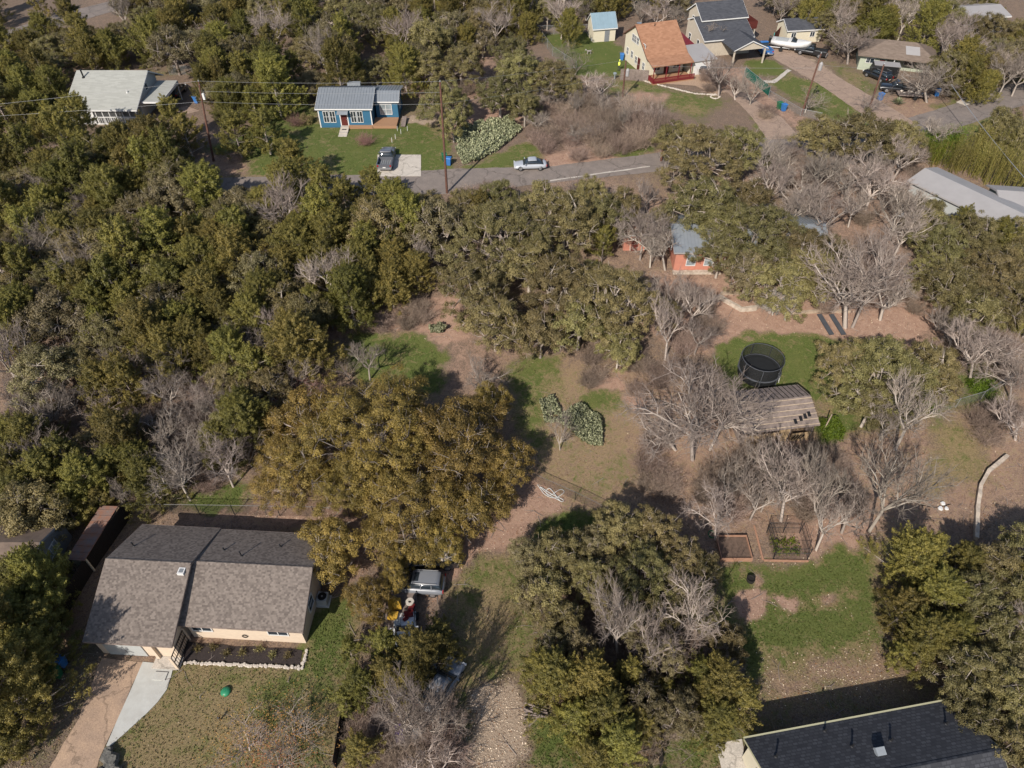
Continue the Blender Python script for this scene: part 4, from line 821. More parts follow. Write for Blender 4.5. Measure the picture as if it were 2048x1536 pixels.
# ---------------------------------------------------------------- old shed, trampoline, pink house
zs=float(gh(45.5))
h=House('old_shed',(22.2,44.6,zs-.1),8.5,'weathered grey wooden shed with a battered plank roof','shed')
h.part('wall',MB().box(0,.12,0,4.5,-.3,2.1).box(7.0,7.12,0,4.5,-.3,2.1).box(.12,7.0,4.4,4.5,-.3,2.4),'weathered_wood')
a=(-.35,2.25); 
pr=[(-.35,2.2),(2.5,3.35),(4.9,2.55),(4.9,2.62),(2.5,3.44),(-.35,2.27)]
rf=h.part('roof',MB().prism(pr,-.4,7.4),'weathered_wood')
bt=MB()
for i in range(6):
    y=-.2+i*.5; z=2.30+(y+.35)*.404; bt.rbox(3.5,y,z+.03,7.8,.09,.05,0,R(22))
h.part('batten',bt,'pale_wood',rf); bt=MB()
for i in range(16): bt.prism([(2.55,3.45),(4.9,2.63),(4.9,2.67),(2.55,3.49)],-.35+i*.5,-.31+i*.5)
h.part('rib',bt,'fence_dark',rf); bt=MB()
for x in (5.0,5.6,6.1,6.55): bt.rbox(x,.15+(x-5)*.35,2.66+(x-5)*.141,.3,.5,.02,0,R(22))
h.part('hole',bt,'black',rf)
bt=MB()
for i,(x0,x1,z1) in enumerate(((.3,1.9,1.5),(2.0,3.4,1.55),(3.5,4.6,1.9),(5.0,6.9,1.1))): bt.box(x0,x1,-.1-.02*i,-.04,.1,z1)
h.part('plywood_panel',bt,'plywood')
for x in (.06,2.3,4.7,7.0): h.part('post',MB().box(x,x+.12,-.02,.1,-.3,2.2),'weathered_wood')
for i in range(4): h.part('leaning_board',MB().rbox(5.1+i*.3,-.25,.6,.07,.07,1.5,0,R(20)),'fence_dark')
o=MB().tube([(0,0,0),(.1,0,2.6)],.06,6).build('wooden_post','pale_wood'); o.location=at(1645,865); tag(o,'tall pale wooden post beside the old shed','post')
def trampoline():
    c=at(1517,752); e=empty('trampoline',(c.x,c.y+.3,c.z),0,'round black trampoline with a tall safety net on the lawn','trampoline'); r=2.15
    MB().lathe([(r-.35,.86),(r-.35,.88)],0,0,28).build('mat','black_pad',e,False)
    ring=[(r*math.cos(t*math.pi/14),r*math.sin(t*math.pi/14)) for t in range(29)]
    MB().tube([(x,y,.86) for x,y in ring],.09,6,cap=False).build('frame','plank_dark',e)
    m=MB(); k=29
    for i in range(28): (a,b),(c_,d)=ring[i],ring[i+1]; q=(r-.35)/r; m.add([(a,b,.92),(c_,d,.92),(c_*q,d*q,.9),(a*q,b*q,.9)],[(0,1,2,3)])
    m.build('safety_pad','black_pad',e)
    m=MB()
    for i in range(28): (a,b),(c_,d)=ring[i],ring[i+1]; m.add([(a*.99,b*.99,.93),(c_*.99,d*.99,.93),(c_*.99,d*.99,2.4),(a*.99,b*.99,2.4)],[(0,1,2,3)])
    m.build('safety_net','net_black',e); m=MB()
    for i in range(28): (a,b),(c_,d)=ring[i],ring[i+1]; m.add([(a,b,.05),(c_,d,.05),(c_,d,.85),(a,b,.85)],[(0,1,2,3)])
    m.build('skirt','black_pad',e)
    MB().tube([(x,y,2.4) for x,y in ring],.035,5,cap=False).build('top_hoop','plank_dark',e)
    for i in range(0,28,4): x,y=ring[i]; MB().tube([(x*1.02,y*1.02,.0),(x*1.02,y*1.02,2.43)],.04,5).build('pole','plank_dark',e)
    l=MB(); 
    for s in (0,.4): l.tube([(r*.86+.0,-.9+s-.4,0),(r*.80,-.9+s-.4,.95)],.03,5)
    for i in range(3): l.tube([(r*.85,-1.3,.2+.25*i),(r*.85,-.9,.2+.25*i)],.025,5)
    l.build('ladder','white',e)
trampoline()
for t in (e_ for e_ in []): pass
zp=3.75
h=House('coral_house',(19.2,69.4,zp),0,'coral red house with a grey metal roof half hidden by an oak')
h.gable(0,17.5,0,7.2,2.9,3.4,4.1,2.9,'wall_coral','metal_roof',ov=.5,ovx=.4,fascia='metal_white'); h.ribs(-.3,17.8,'metal_roof',h.e,.4)
for x in (1.9,4.0): h.window('f',x,.75,1.0,1.5,0,1,glass='glass_pale')
h.window('f',9,.75,1.2,1.3,0,2); h.window('f',14,.75,1.2,1.3,0,2); h.window('l',3,1.2,1,1,0,1)
e=House('coral_outbuilding',(13.6,73.0,4.1),0,'small coral outbuilding behind leafless branches','shed'); e.gable(0,2.6,0,2.4,2.3,1.2,2.7,2.3,'wall_coral','metal_rust',ov=.2,ovx=.2); e.door('f',1.3,0,.8,1.9,0)
# --- pale roofs at the right edge
h=House('white_roofed_house',(54.4,70.5,4.0),-0,'pale grey metal roofed house under the oaks at the right')
h.e.location=(51.0,83.2,4.9); h.e.rotation_euler=(0,0,R(-57))
h.gable(.4,13,.3,5.8,3.0,3.0,3.7,3.0,'wall_lightgrey','metal_white',ov=.4,ovx=.4,fascia='metal_white'); h.window('f',4,1,1.2,1,.3,2); h.window('f',9,1,1.2,1,.3,2)
h=House('pale_roofed_house',(60.6,77.2,4.9),-8,'pale roofed building at the right edge beside the bamboo')
h.gable(0,10,0,5.0,2.7,2.6,3.4,2.7,'wall_green','metal_white',ov=.4,ovx=.4,fascia='metal_white'); h.window('f',2.5,1,1.2,1,0,2)
e=empty('pergola',at(1808,462),R(-30),'small white slatted pergola among bare branches near the pale roof','pergola'); 
mb=MB(); 
for i in range(7): mb.box(-1.6+i*.5,-1.32+i*.5,-.6,.6,2.1,2.16)
mb.build('slat','white',e); mb=MB()
for x in (-1.5,1.5):
    for y in (-.5,.5): MB().box(x-.05,x+.05,y-.05,y+.05,0,2.04).build('post','white',e)
mb.box(-1.7,1.7,-.55,-.45,2.04,2.095).box(-1.7,1.7,.45,.55,2.04,2.095); mb.build('beam','white',e)
# ---------------------------------------------------------------- blue house
h=House('blue_house',(-28.6,102.3,6),0,'small blue house with a grey standing seam metal roof')
h.gable(0,7.8,0,7.6,2.95,4.1,4.15,2.95,'wall_blue','metal_roof',ov=.35,ovx=.3); h.ribs(-.25,8.0,'metal_grey',h.e,.42)
h.gable(8.1,11.4,2.6,7.6,2.95+.02,4.12,4.13-.45,2.97,'wall_blue','metal_roof',ov=.35,ovx=.3); h.ribs(7.9,11.6,'metal_grey',h.e,.42)
for x in (1.1,2.05,5.15,6.1): h.window('f',x,.85,.72,1.6,0,2)
h.window('f',9.6,.9,1.7,1.5,2.6,2,glass='glass_pale'); h.window('r',5,1,1,1.1,11.4)
h.door('f',3.7,.25,.95,2.0,0); h.part('door_frame',MB().box(3.08,3.22,-.05,-.003,.25,2.35).box(4.18,4.32,-.05,-.003,.25,2.35),'white')
h.part('door_awning',MB().prism([(-.95,2.35),(-.1,2.6),(-.1,2.68),(-.95,2.43)],2.9,4.5),'metal_grey')
h.part('corner_trim',MB().box(-.03,.12,-.04,-.004,-.2,2.85).box(7.68,7.83,-.04,-.004,-.2,2.85),'white')
h.part('deck',MB().box(7.85,11.4,-.45,2.55,.05,.42).box(4.3,7.84,-.6,-.06,.05,.42),'deck_wood')
for i in range(4): h.part('step',MB().box(3.1,4.35,-.75-.75*i,-.05-.75*i,-.1,.34-.09*i),'concrete')
h.part('doormat',MB().box(3.4,4.05,-1.3,-1.05,.252,.27),'black')
h.pipe(7.9,4.4,.5,.06,'grey_metal'); h.part('water_tank',MB().box(3.2,5.2,7.7,8.4,-.2,3.5),'metal_grey')
# boards / ramp beside the deck
o=MB().rbox(0,0,.35,.7,2.6,.08,0,R(8)); 
for x in (-.3,.3):
    for y in (-1.1,1.1): o.box(x-.04,x+.04,y-.04,y+.04,-.1,.33)
o=o.build('bench','weathered_wood'); o.location=at(808,247); tag(o,'long grey plank bench on the grass right of the deck','bench')
for i,(px,py,q) in enumerate(((795,262,'left'),(802,268,'middle'),(815,262,'right'),(784,285,'first'),(791,278,'second'))):
    o=MB().tube([(0,0,-.1),(.02,0,.75)],.035,5).build('garden_stake','white'); o.location=at(px,py); tag(o,[f'thin white stake below the bench, the {q} of three',f'white stake just beyond the pickup, {q} from the left'][i>2],'stake',group='white stakes on the lawn')
# ---------------------------------------------------------------- grey roofed house, upper left
h=House('grey_roofed_house',(-66.2,103.0,6),0,'grey roofed house with a screened porch at the upper left')
h.gable(.2,10.4,1.9,9.6,3.1,7.2,5.15,3.9,'wall_lightgrey','shingle_grey',ov=1.9+.2,ovx=.3); h.pipe(1.3,5.9,1.1,.12); h.pipe(8.6,3.0,.3,.07,'white')
fr=MB(); 
for i in range(11): x=.25+i*1.0; fr.box(x-.05,x+.05,.1,.2,.1,2.35)
for z in (.15,1.15,2.28): fr.box(.2,10.3,.09,.21,z,z+.1)
for i in range(32): x=.4+i*.31; fr.box(x,x+.05,.12,.17,.25,1.15)
h.part('porch_frame',fr,'white'); h.part('porch_floor',MB().box(.2,10.4,.1,1.89,-.2,.12),'concrete'); h.part('porch_screen',MB().add([(.2,.16,.2),(10.3,.16,.2),(10.3,.16,2.3),(.2,.16,2.3)],[(0,1,2,3)]),'net_screen')
h.window('r',5.6,3.1,.8,.9,10.4); h.part('porch_door',MB().box(3.0,3.9,.03,.088,.2,2.25),'white')
h.part('carport_roof',MB().prism([(2.0,2.6),(9.2,2.9),(9.2,3.02),(2.0,2.72)],10.72,13.8),'shingle_grey'); h.part('carport_fascia',MB().box(10.72,13.82,1.9,1.99,2.5,2.73).box(13.81,13.86,2.0,9.2,2.5,2.9),'white')
for y in (2.1,9.0): h.part('carport_post',MB().box(13.6,13.72,y,y+.12,-.2,2.6),'white')
# ---------------------------------------------------------------- cream house with orange roof
h=House('cream_house',(22.9,119.6,6),18,'cream gabled house with an orange brown roof and red porch')
h.gable(0,6.9,1.6,10.4,3.35,6.6,6.6,4.2,'wall_cream','shingle_orange',ov=.5,ovx=.35,fascia='pole_wood')
s_=h.sl; h.part('porch_roof',MB().prism([(-1.2,2.55),(1.06,3.14),(1.06,3.26),(-1.2,2.67)],-.35,7.25),'shingle_orange')
for y,z in ((3.1,3.7),(5.6,3.9),(6.6,3.9),(2.6,.9),(5.5,.9),(7.2,1.2),(9.0,1.2),(7.4,3.9)): h.window('l',y,z,.75,1.05,0,2)
h.door('l',4.4,0,.9,2.1,0,'dark_red'); 
for x in (.1,2.4,4.7,6.9): h.part('porch_post',MB().box(x-.06,x+.06,-1.1,-.98,-.1,2.55),'red_paint')
h.part('porch_floor',MB().box(-.3,7.2,-1.97,1.58,-.4,.25),'deck_wood')
rl=MB(); rl.box(-.3,7.2,-2.05,-1.98,.95,1.08).box(-.3,7.2,-2.05,-1.98,.3,.4)
for i in range(46): rl.box(-.3+i*.165,-.2+i*.165,-2.03,-1.99,.4,.95)
h.part('porch_rail',rl,'red_paint'); h.part('porch_rail',MB().box(-.36,-.3,-2.0,0,.3,1.05),'red_paint')
h.window('f',2.0,.9,1.1,1.3,1.6,2); h.window('f',5.6,.9,1.1,1.3,1.6,2); h.door('f',3.8,.25,.9,2.0,1.6,'dark_red')
h.part('red_annex',MB().prism([(5.2,-.2),(11,-.2),(11,3.4),(5.2,3.0)],7.3,10.6),'red_paint'); 
gr=h.part('garage',MB().prism([(-.2,-.2),(5.0,-.2),(5.0,2.9),(-.2,2.3)],7.6,11.8),'wall_cream'); h.part('garage_roof',MB().prism([(-.5,2.26),(5.1,2.92),(5.1,3.0),(-.5,2.36)],7.35,12.1),'metal_white',gr); h.part('garage_door',MB().box(8.0,11.3,-.26,-.203,0,2.0),'white',gr)
dz=h.zroof(6.0); h.part('satellite_dish',MB().lathe([(.05,dz+.3),(.3,dz+.36),(.45,dz+.5)],.5,6.9,12).tube([(.5,6.9,dz-.5),(.5,6.9,dz+.35)],.04,5),'grey_metal'); h.pipe(3,6.1,.3)
stone_row('stone_edging',[at(1275,158),at(1300,166),at(1340,176),at(1390,188),at(1432,190)],'curved low stone edging around the tan gravel bed',52,.3)
stone_row('tree_ring',[at(1430+9*math.cos(t),194+4*math.sin(t)) for t in np.linspace(0,6.28,9)],'ring of pale stones around a bare tree base',14,.3)
h=House('garden_shed',(14.9,137.0,6),12,'tall narrow cream shed with a blue metal roof','shed')
h.gable(0,4.2,0,3.6,2.5,1.9,4.3,2.8,'wall_cream','metal_blue',ov=.3,ovx=.25); h.ribs(-.2,4.3,'metal_blue',h.e,.5); h.door('f',2.6,0,.9,1.9,0,'wall_grey'); h.e.rotation_euler=(0,0,R(12))
# ---------------------------------------------------------------- two storey house
h=House('two_storey_house',(34.3,127.3,6),14,'two storey beige house with dark slate roofs and a gabled carport')
h.gable(0,9.0,2.6,9.5,2.9,7.6,5.0,4.2,'wall_beige','shingle_slate',ov=.4,ovx=.3)
h.gable(.9,9.2,6.4,12.0,5.0,9.4,6.7,5.0,'wall_beige','shingle_slate',ov=.4,ovx=.35)
for x in (4.2,5.4): h.window('f',x,4.3+.0,.8,.6,6.4-.0,2)
for y,z in ((8.5,1),(10,3.4),(5,1)): h.window('l',y,z,.8,1.1,.0 if z<3 else .9,1)
# carport: gable facing the viewer
zc=2.5; pr=[(3.0,zc),(6.2,zc+1.35),(9.4,zc),(9.4,zc+.14),(6.2,zc+1.52),(3.0,zc+.14)]
rf=h.part('carport_roof',MB().prism(pr,-2.6,3.2,'y'),'shingle_slate'); h.part('carport_gable',MB().prism([(3.3,zc),(9.1,zc),(6.2,zc+1.22)],-2.35,-2.2,'y'),'wall_beige'); h.part('fascia',MB().prism([(p[0],p[1]) for p in pr],-2.66,-2.605,'y'),'white')
for x in (3.3,9.0): h.part('carport_post',MB().box(x-.12,x+.12,-2.4,-2.2,-.2,zc),'wall_beige')
h.part('balcony',MB().box(9.5,12.2,7.0,11.0,2.4,2.6),'dark_red'); h.part('balcony_rail',MB().box(9.6,12.2,6.92,6.98,2.6,3.7).box(12.14,12.2,7.0,11,2.6,3.7),'dark_red')
for x in (9.8,12.0): h.part('balcony_post',MB().box(x-.08,x+.08,7.1,7.25,-.2,2.4),'wall_beige')
h=House('outbuilding',(50.2,136.5,6),8,'low cream outbuilding with a dark roof behind a tree','shed'); h.gable(0,6.5,0,4.5,2.3,2.2,3.4,2.3,'wall_cream','shingle_slate',ov=.3,ovx=.3); h.window('f',1.2,1,.8,.8,0,2); h.window('f',4.8,1,.8,.8,0,2)
# ---------------------------------------------------------------- green house, right
h=House('green_house',(58.9,123.5,6),-18,'pale green house with a brown hip roof and a white roof patch')
W_,D_=11.5,8.0
h.part('wall',MB().box(0,4.2,1.0,D_,-.3,2.6).box(4.2,W_,2.8,D_,-.3,2.6),'wall_green')
hp=[(-.6,.2,2.6),(W_+.5,.2,2.6),(W_+.5,D_+.5,2.6),(-.6,D_+.5,2.6),(3.6,4.2,4.2),(W_-3.2,4.2,4.2)]
rf=h.part('roof',MB().add(hp+[(x,y,z-.15) for x,y,z in hp[:4]],[(0,1,5,4),(1,2,5),(2,3,4,5),(3,0,4),(0,6,7,1),(1,7,8,2),(2,8,9,3),(3,9,6,0),(6,9,8,7)]),'shingle_tan')
h.part('roof_patch',MB().add([(6.8,1.4,3.09),(9.0,1.4,3.09),(8.8,3.2,3.84),(6.6,3.2,3.84)],[(0,1,2,3)]),'metal_white',rf)
h.window('f',1.6,1.3,1.2,.7,1.0,2); h.door('f',3.5,0,.8,2,1.0,'dark_red'); h.window('f',8,1,1.6,1,2.8,2)
for x in (5.2,10.6): h.part('porch_post',MB().box(x,x+.12,.45,.57,-.2,2.45),'white')
# far right white building
h=House('far_white_building',(84,141,6),10,'low white roofed building at the upper right corner'); h.gable(0,9,0,7,2.8,3.5,3.6,2.8,'wall_lightgrey','metal_white',ov=.4,ovx=.4); h.window('f',2,1,1,1,0,2); h.door('f',5,0,1,2,0,'white')
h=House('far_small_building',(74,158,6),10,'small pale roof glimpsed among far trees, top right','shed'); h.gable(0,6,0,4,2.5,2,3.1,2.5,'wall_lightgrey','metal_white',ov=.3,ovx=.3)
# ---------------------------------------------------------------- vehicles
def ring(x,w,z0,z1,n=16,p=3.2,tw=None):
    out=[]
    for i in range(n):
        t=2*math.pi*(i+.5)/n; c,s=math.cos(t),math.sin(t); a=math.copysign(abs(c)**(2/p),c); b=math.copysign(abs(s)**(2/p),s); ww=w if tw is None else w+(tw-w)*(b+1)/2
        out.append((x,a*ww,(z0+z1)/2+b*(z1-z0)/2))
    return out
def wheels(e,L,W,wb,r=.34):
    for x in (wb/2,-wb/2):
        for y in (1,-1):
            t=MB(); pr=[(r*.62,-.10),(r*.95,-.11),(r,-.06),(r,.06),(r*.95,.11),(r*.62,.10)]
            def ywheel(prof,cx,cy,n=18):
                m=MB(); k0=[[(cx+q*math.cos(a*2*math.pi/n),cy+d,r+q*math.sin(a*2*math.pi/n)) for a in range(n)] for q,d in prof]; m.loft(k0); return m
            wh=ywheel(pr,x,y*(W/2-.12)).build('wheel','tyre',e); ywheel([(r*.6,y*.112),(r*.5,y*.125),(r*.12,y*.13)],x,y*(W/2-.12)).build('rim','rim',wh)
def vehicle(kind,name,loc,rz,paint,label,cat,L=4.6,W=1.85,group=None):
    e=empty(name,loc,rz,label,cat,group); p='paint_'+paint; w=W/2
    def st(lst): 
        m=MB(); m.loft([ring(x*L,w*a,z0,z1) for x,a,z0,z1 in lst]); return m
    if kind=='sedan':
        st([(.5,.72,.35,.62),(.485,.88,.24,.70),(.44,.96,.20,.76),(.30,.99,.19,.86),(.20,1,.19,.92),(-.1,1,.19,.93),(-.30,1,.2,.96),(-.42,.97,.22,.95),(-.485,.86,.28,.88),(-.5,.75,.38,.80)]).build('body',p,e,True)
        MB().loft([ring(x*L,w*a,.85,z,16,3,w*b) for x,a,z,b in ((.22,.88,.90,.86),(.06,.90,1.34,.66),(-.18,.90,1.36,.66),(-.30,.88,1.18,.70),(-.40,.86,.93,.80))]).build('windows','glass',e,True)
        MB().loft([ring(x*L,w*a,z-.05,z+.03,16,3) for x,a,z in ((.07,.60,1.32),(.0,.66,1.39),(-.15,.66,1.40),(-.2,.6,1.36))]).build('roof',p,e,True); H_=.7
    elif kind=='suv':
        st([(.5,.75,.4,.75),(.485,.9,.28,.90),(.44,.97,.24,.98),(.25,1,.23,1.06),(.15,1,.23,1.08),(-.35,1,.23,1.08),(-.46,.97,.26,1.05),(-.49,.9,.34,1.0),(-.5,.8,.42,.9)]).build('body',p,e,True)
        MB().loft([ring(x*L,w*a,1.0,z,16,3.5,w*b) for x,a,z,b in ((.20,.92,1.08,.88),(.06,.93,1.62,.74),(-.30,.93,1.64,.74),(-.42,.92,1.55,.74),(-.475,.88,1.1,.82))]).build('windows','glass',e,True)
        MB().loft([ring(x*L,w*a,z-.05,z+.04,16,3.5) for x,a,z in ((.07,.66,1.60),(.02,.73,1.67),(-.34,.73,1.67),(-.43,.70,1.60))]).build('roof',p,e,True)
        m=MB(); 
        for y in (.62,-.62): m.tube([(.02*L,y*w/.9,1.76),(-.38*L,y*w/.9,1.76)],.022,5)
        m.build('roof_rail','grey_metal',e)
        if paint=='silver': MB().box(-.05*L,.035*L,-.4,.4,1.715,1.728).build('sunroof','glass',e)
        m=MB()
        for y in (1,-1):
            for x in (-.1,-.29): m.rbox(x*L,y*w*.845,1.36,.07,.03,.52,0,y*R(14))
        m.build('pillar',p,e); H_=.85
    else:
        st([(.5,.8,.42,.85),(.485,.93,.32,1.0),(.44,.98,.3,1.06),(.25,1,.28,1.10),(.14,1,.28,1.12),(-.08,1,.28,1.12),(-.10,1,.28,1.12)]).build('body',p,e,True)
        MB().loft([ring(x*L,w*a,1.05,z,16,3.5,w*b) for x,a,z,b in ((.17,.92,1.12,.9),(.07,.93,1.72,.78),(-.07,.93,1.74,.78),(-.105,.92,1.12,.86))]).build('windows','glass',e,True)
        MB().loft([ring(x*L,w*a,z-.05,z+.05,16,3.5) for x,a,z in ((.075,.70,1.70),(.05,.77,1.77),(-.06,.77,1.78),(-.085,.72,1.72))]).build('roof',p,e,True)
        b=MB(); x0,x1=-.5*L,-.108*L
        b.box(x0,x1,-w,-w+.1,.45,1.12).box(x0,x1,w-.1,w,.45,1.12).box(x0,x0+.07,-w+.1,w-.1,.45,1.10).box(x1-.07,x1,-w+.1,w-.1,.45,1.12); b.build('bed',p,e)
        MB().box(x0+.07,x1-.07,-w+.1,w-.1,.46,.66).build('bed_floor','wall_grey',e); m=MB()
        for i in range(5): m.box(x0+.1,x1-.1,-w+.25+i*.3,-w+.3+i*.3,.661,.68)
        m.build('bed_ridges','black',e); MB().box(x0-.12,x0-.005,-w*.9,w*.9,.4,.58).build('bumper','grey_metal',e); H_=.85
    wheels(e,L,W,L*.6,.35 if kind!='pickup' else .4)
    for y in (1,-1):
        MB().box(L*.468,L*.492,y*w*.80-.16,y*w*.80+.16,H_-.16,H_).build('headlight','lamp_glass',e)
        MB().box(-L*.5-.01,-L*.485,y*w*.84-.1,y*w*.84+.1,H_-.1,H_+.15).build('tail_light','tail_red',e)
        MB().rbox(L*.16,y*(w+.1),1.0,.1,.2,.14).build('mirror',p,e)
    MB().box(-L*.5-.03,-L*.5-.012,-.2,.2,.6,.72).build('licence_plate','white',e)
    return e
HD=lambda d:R(d)
v=at(835,1172); vehicle('suv','suv',(v.x+.05,v.y-.1,v.z),R(176),'silver','silver suv with its roof half under the oaks, tail to the right','suv',4.6,1.82)
v=at(862,1128); vehicle('pickup','pickup_truck',(v.x-.2,v.y+.2,v.z),R(183),'blackp','black pickup under the oak beyond the silver suv','pickup',5.4,2.0)
v=at(773,330); vehicle('pickup','pickup_truck',(v.x,v.y+.8,v.z),R(90),'graphite','grey pickup with an open bed parked on the pale pad','pickup',5.5,2.05)
v=at(1060,336); vehicle('sedan','sedan',(v.x,v.y,v.z),R(183),'pale','silver sedan on the grass verge beside the street','car',4.5,1.8)
v=at(1410,148); vehicle('suv','suv',(v.x-.6,v.y+.6,v.z),R(-62),'brownp','dark suv parked on gravel by the red porch','suv',4.6,1.9)
v=at(1524,104); vehicle('pickup','pickup_truck',(v.x,v.y+.2,v.z),R(98),'blue','bright blue pickup under the gabled carport','pickup',5.2,1.95)
v=at(1620,110); vehicle('pickup','pickup_truck',(v.x,v.y,v.z),R(150),'blackp','black pickup hitched in front of the white boat','pickup',5.5,2.0)
v=at(1785,182); vehicle('pickup','pickup_truck',(v.x+.4,v.y-.3,v.z),R(165),'blackp','black pickup among trailers beside the green house','pickup',5.4,2.0)
v=at(1992,50); vehicle('sedan','sedan',(v.x,v.y,v.z),R(150),'red','small red car near the white building, top right','car',4.2,1.75)
v=at(800,1290); vehicle('sedan','sedan',(v.x+.4,v.y+.2,v.z),R(95),'whitep','pale car under junipers just below the junk trailer','car',4.5,1.8)
v=at(840,1350); vehicle('sedan','sedan',(v.x,v.y,v.z),R(65),'slate','grey car under the junipers in the middle of the row','car',4.5,1.8)
v=at(885,1375); vehicle('sedan','sedan',(v.x,v.y,v.z),R(62),'slate','grey car behind bare twigs beside the gravel track','car',4.4,1.8)
v=at(345,195); vehicle('suv','suv',(v.x+.5,v.y+1,v.z),R(90),'blackp','dark suv in the shade beside the flat carport roof','suv',4.6,1.85)
v=at(1755,160); vehicle('suv','suv',(v.x,v.y+.5,v.z),R(120),'blackp','black suv near the green house wall','suv',4.8,1.9)
# boat on trailer
def boat(loc,rz,label):
    e=empty('boat',loc,rz,label,'boat'); e.scale=(1.05,1.2,1.2)
    def sec(x,w,zk,zt): 
        return [(x,0,zk),(x,w*.6,zk+.12),(x,w*.95,zk+.45),(x,w,zt),(x,w*.85,zt+.05),(x,0,zt+.08),(x,-w*.85,zt+.05),(x,-w,zt),(x,-w*.95,zk+.45),(x,-w*.6,zk+.12)]
    MB().loft([sec(-3.2,1.05,.55,1.35),(sec(-1.5,1.15,.52,1.38)),(sec(.5,1.15,.52,1.42)),sec(1.8,.9,.6,1.5),sec(2.7,.45,.8,1.58),sec(3.2,.06,1.2,1.64)]).build('hull','white',e,True)
    MB().loft([[(x,w*.8*c,z+.03),(x,w*.8*-c,z+.03)] for x,w,z,c in []] or [ring(x,w,1.35,z,12,2.5) for x,w,z in ((-2.6,.8,1.5),(-.6,.85,1.55),(-.5,.2,1.5))]).build('cockpit','wall_lightgrey',e)
    MB().loft([ring(x,w,1.4,z,12,2.5) for x,w,z in ((.9,.8,1.55),(.2,.85,1.95),(.1,.83,1.95),(.0,.8,1.5))]).build('windshield','glass',e)
    m=MB(); m.tube([(-3.1,.7,.42),(3.4,.1,.5)],.06,5).tube([(-3.1,-.7,.42),(3.4,-.1,.5)],.06,5).tube([(-2.5,-.9,.42),(-2.5,.9,.42)],.05,5).tube([(0,-.8,.44),(0,.8,.44)],.05,5).tube([(3.3,0,.5),(4.3,0,.5)],.06,5); m.build('trailer_frame','grey_metal',e)
    for y in (1,-1):
        n=16; m=MB(); m.loft([[(-1.3+q*math.cos(a*6.283/n),y*1.05+d,.33+q*math.sin(a*6.283/n)) for a in range(n)] for q,d in ((.2,-.1),(.33,-.1),(.33,.1),(.2,.1))]); m.build('wheel','tyre',e)
    MB().loft([ring(x,.2,z0,z1,8) for x,z0,z1 in ((-3.25,.7,1.7),(-3.7,.7,1.75))]).build('outboard_motor','black',e)
v=at(1588,103); boat((v.x-.8,v.y+.4,v.z),R(-24),'white motor boat on a trailer at the end of the driveway')
# trailers
def trailer(loc,rz,label,L=4,W=1.9,enc=None,cat='trailer'):
    e=empty('trailer',loc,rz,label,cat); MB().box(-L/2,L/2,-W/2,W/2,.5,.6).build('deck','weathered_wood' if not enc else enc,e); m=MB()
    for y in (-W/2,W/2-.05): m.box(-L/2,L/2,y,y+.05,.9,.96)
    for x in (-L/2,0,L/2-.05):
        for y in (-W/2,W/2-.05): m.box(x,x+.05,y,y+.05,.6,.9)
    m.tube([(L/2,-.5,.5),(L/2+1.2,0,.5)],.05,5).tube([(L/2,.5,.5),(L/2+1.2,0,.5)],.05,5)
    m.build('frame','black_metal',e)
    if enc: MB().prism([(-L/2,.6),(L/2,.6),(L/2+.35,1.1),(L/2,2.2),(-L/2,2.2)],-W/2+.02,W/2-.02,'y').build('box',enc,e); MB().box(-L/2-.04,L/2+.04,-W/2-.03,W/2+.03,2.203,2.25).build('roof','metal_white',e); MB().box(-L/2-.02,-L/2-.003,-W*.4,W*.4,.65,2.1).build('rear_door','wall_grey',e)
    for y in (1,-1):
        n=14; m=MB(); m.loft([[(-.2+q*math.cos(a*6.283/n),y*(W/2+.13)+d,.32+q*math.sin(a*6.283/n)) for a in range(n)] for q,d in ((.18,-.1),(.32,-.1),(.32,.1),(.18,.1))]); m.build('wheel','tyre',e)
    return e
v=at(1765,155); trailer((v.x,v.y,v.z),R(165),'black enclosed trailer with a pale roof by the green house',4,2,'black')
v=at(1800,186); trailer((v.x+1.2,v.y-1.6,v.z),R(172),'low black open trailer loaded with pale things, right of the black pickup',4.6,2)
m=MB()
for i in range(12): rock(m,(rng_.uniform(-1.8,1.8),rng_.uniform(-.7,.7),.75),.4)
o=m.build('junk_pile','stone_pale'); o.location=(v.x+1.2,v.y-1.6,v.z); tag(o,'pile of pale odds and ends on the open trailer','junk pile')
v=at(803,1232); TR=(v.x,v.y,v.z); trailer(TR,R(92),'open trailer stacked with junk below the silver suv',3.4,2.4)
m=MB().rbox(-.5,.5,.95,1.0,.8,.5,.2).rbox(-.55,-.4,.85,.8,.6,.4,-.1).rbox(-.3,.3,1.3,.5,.4,.2,.5)
o=m.build('machine','yellow_paint'); o.location=TR; tag(o,'yellow machine loaded on the junk trailer','machine')
m=MB().rbox(.7,-.3,.85,.7,.5,.4,.3).rbox(.9,.2,1.0,.4,.6,.35,-.3).rbox(.5,-.7,.8,.4,.3,.3,.8); m.tube([(.3,-.6,1.1),(1.1,-.2,1.3)],.05,5)
o=m.build('mower','red_plastic'); o.location=TR; tag(o,'red garden machine at the right side of the junk trailer','mower')
m=MB(); n=16
m.loft([[(q*math.cos(a*6.283/n),q*math.sin(a*6.283/n),z) for a in range(n)] for q,z in ((.12,1.25),(.33,1.25),(.33,1.38),(.12,1.38),(.12,1.25))]); o=m.build('cable_reel','concrete'); o.location=(TR[0]+.75,TR[1]+.55,TR[2]); tag(o,'round tan reel standing on top of the junk trailer','reel')
o=MB().rbox(0,0,.9,.5,.5,.4,.3).rbox(.1,-.3,.75,.4,.3,.3,.7).build('crate','wall_lightgrey'); o.location=(TR[0]-.1,TR[1]-1.1,TR[2]); tag(o,'small white crate at the lower end of the junk trailer','crate')
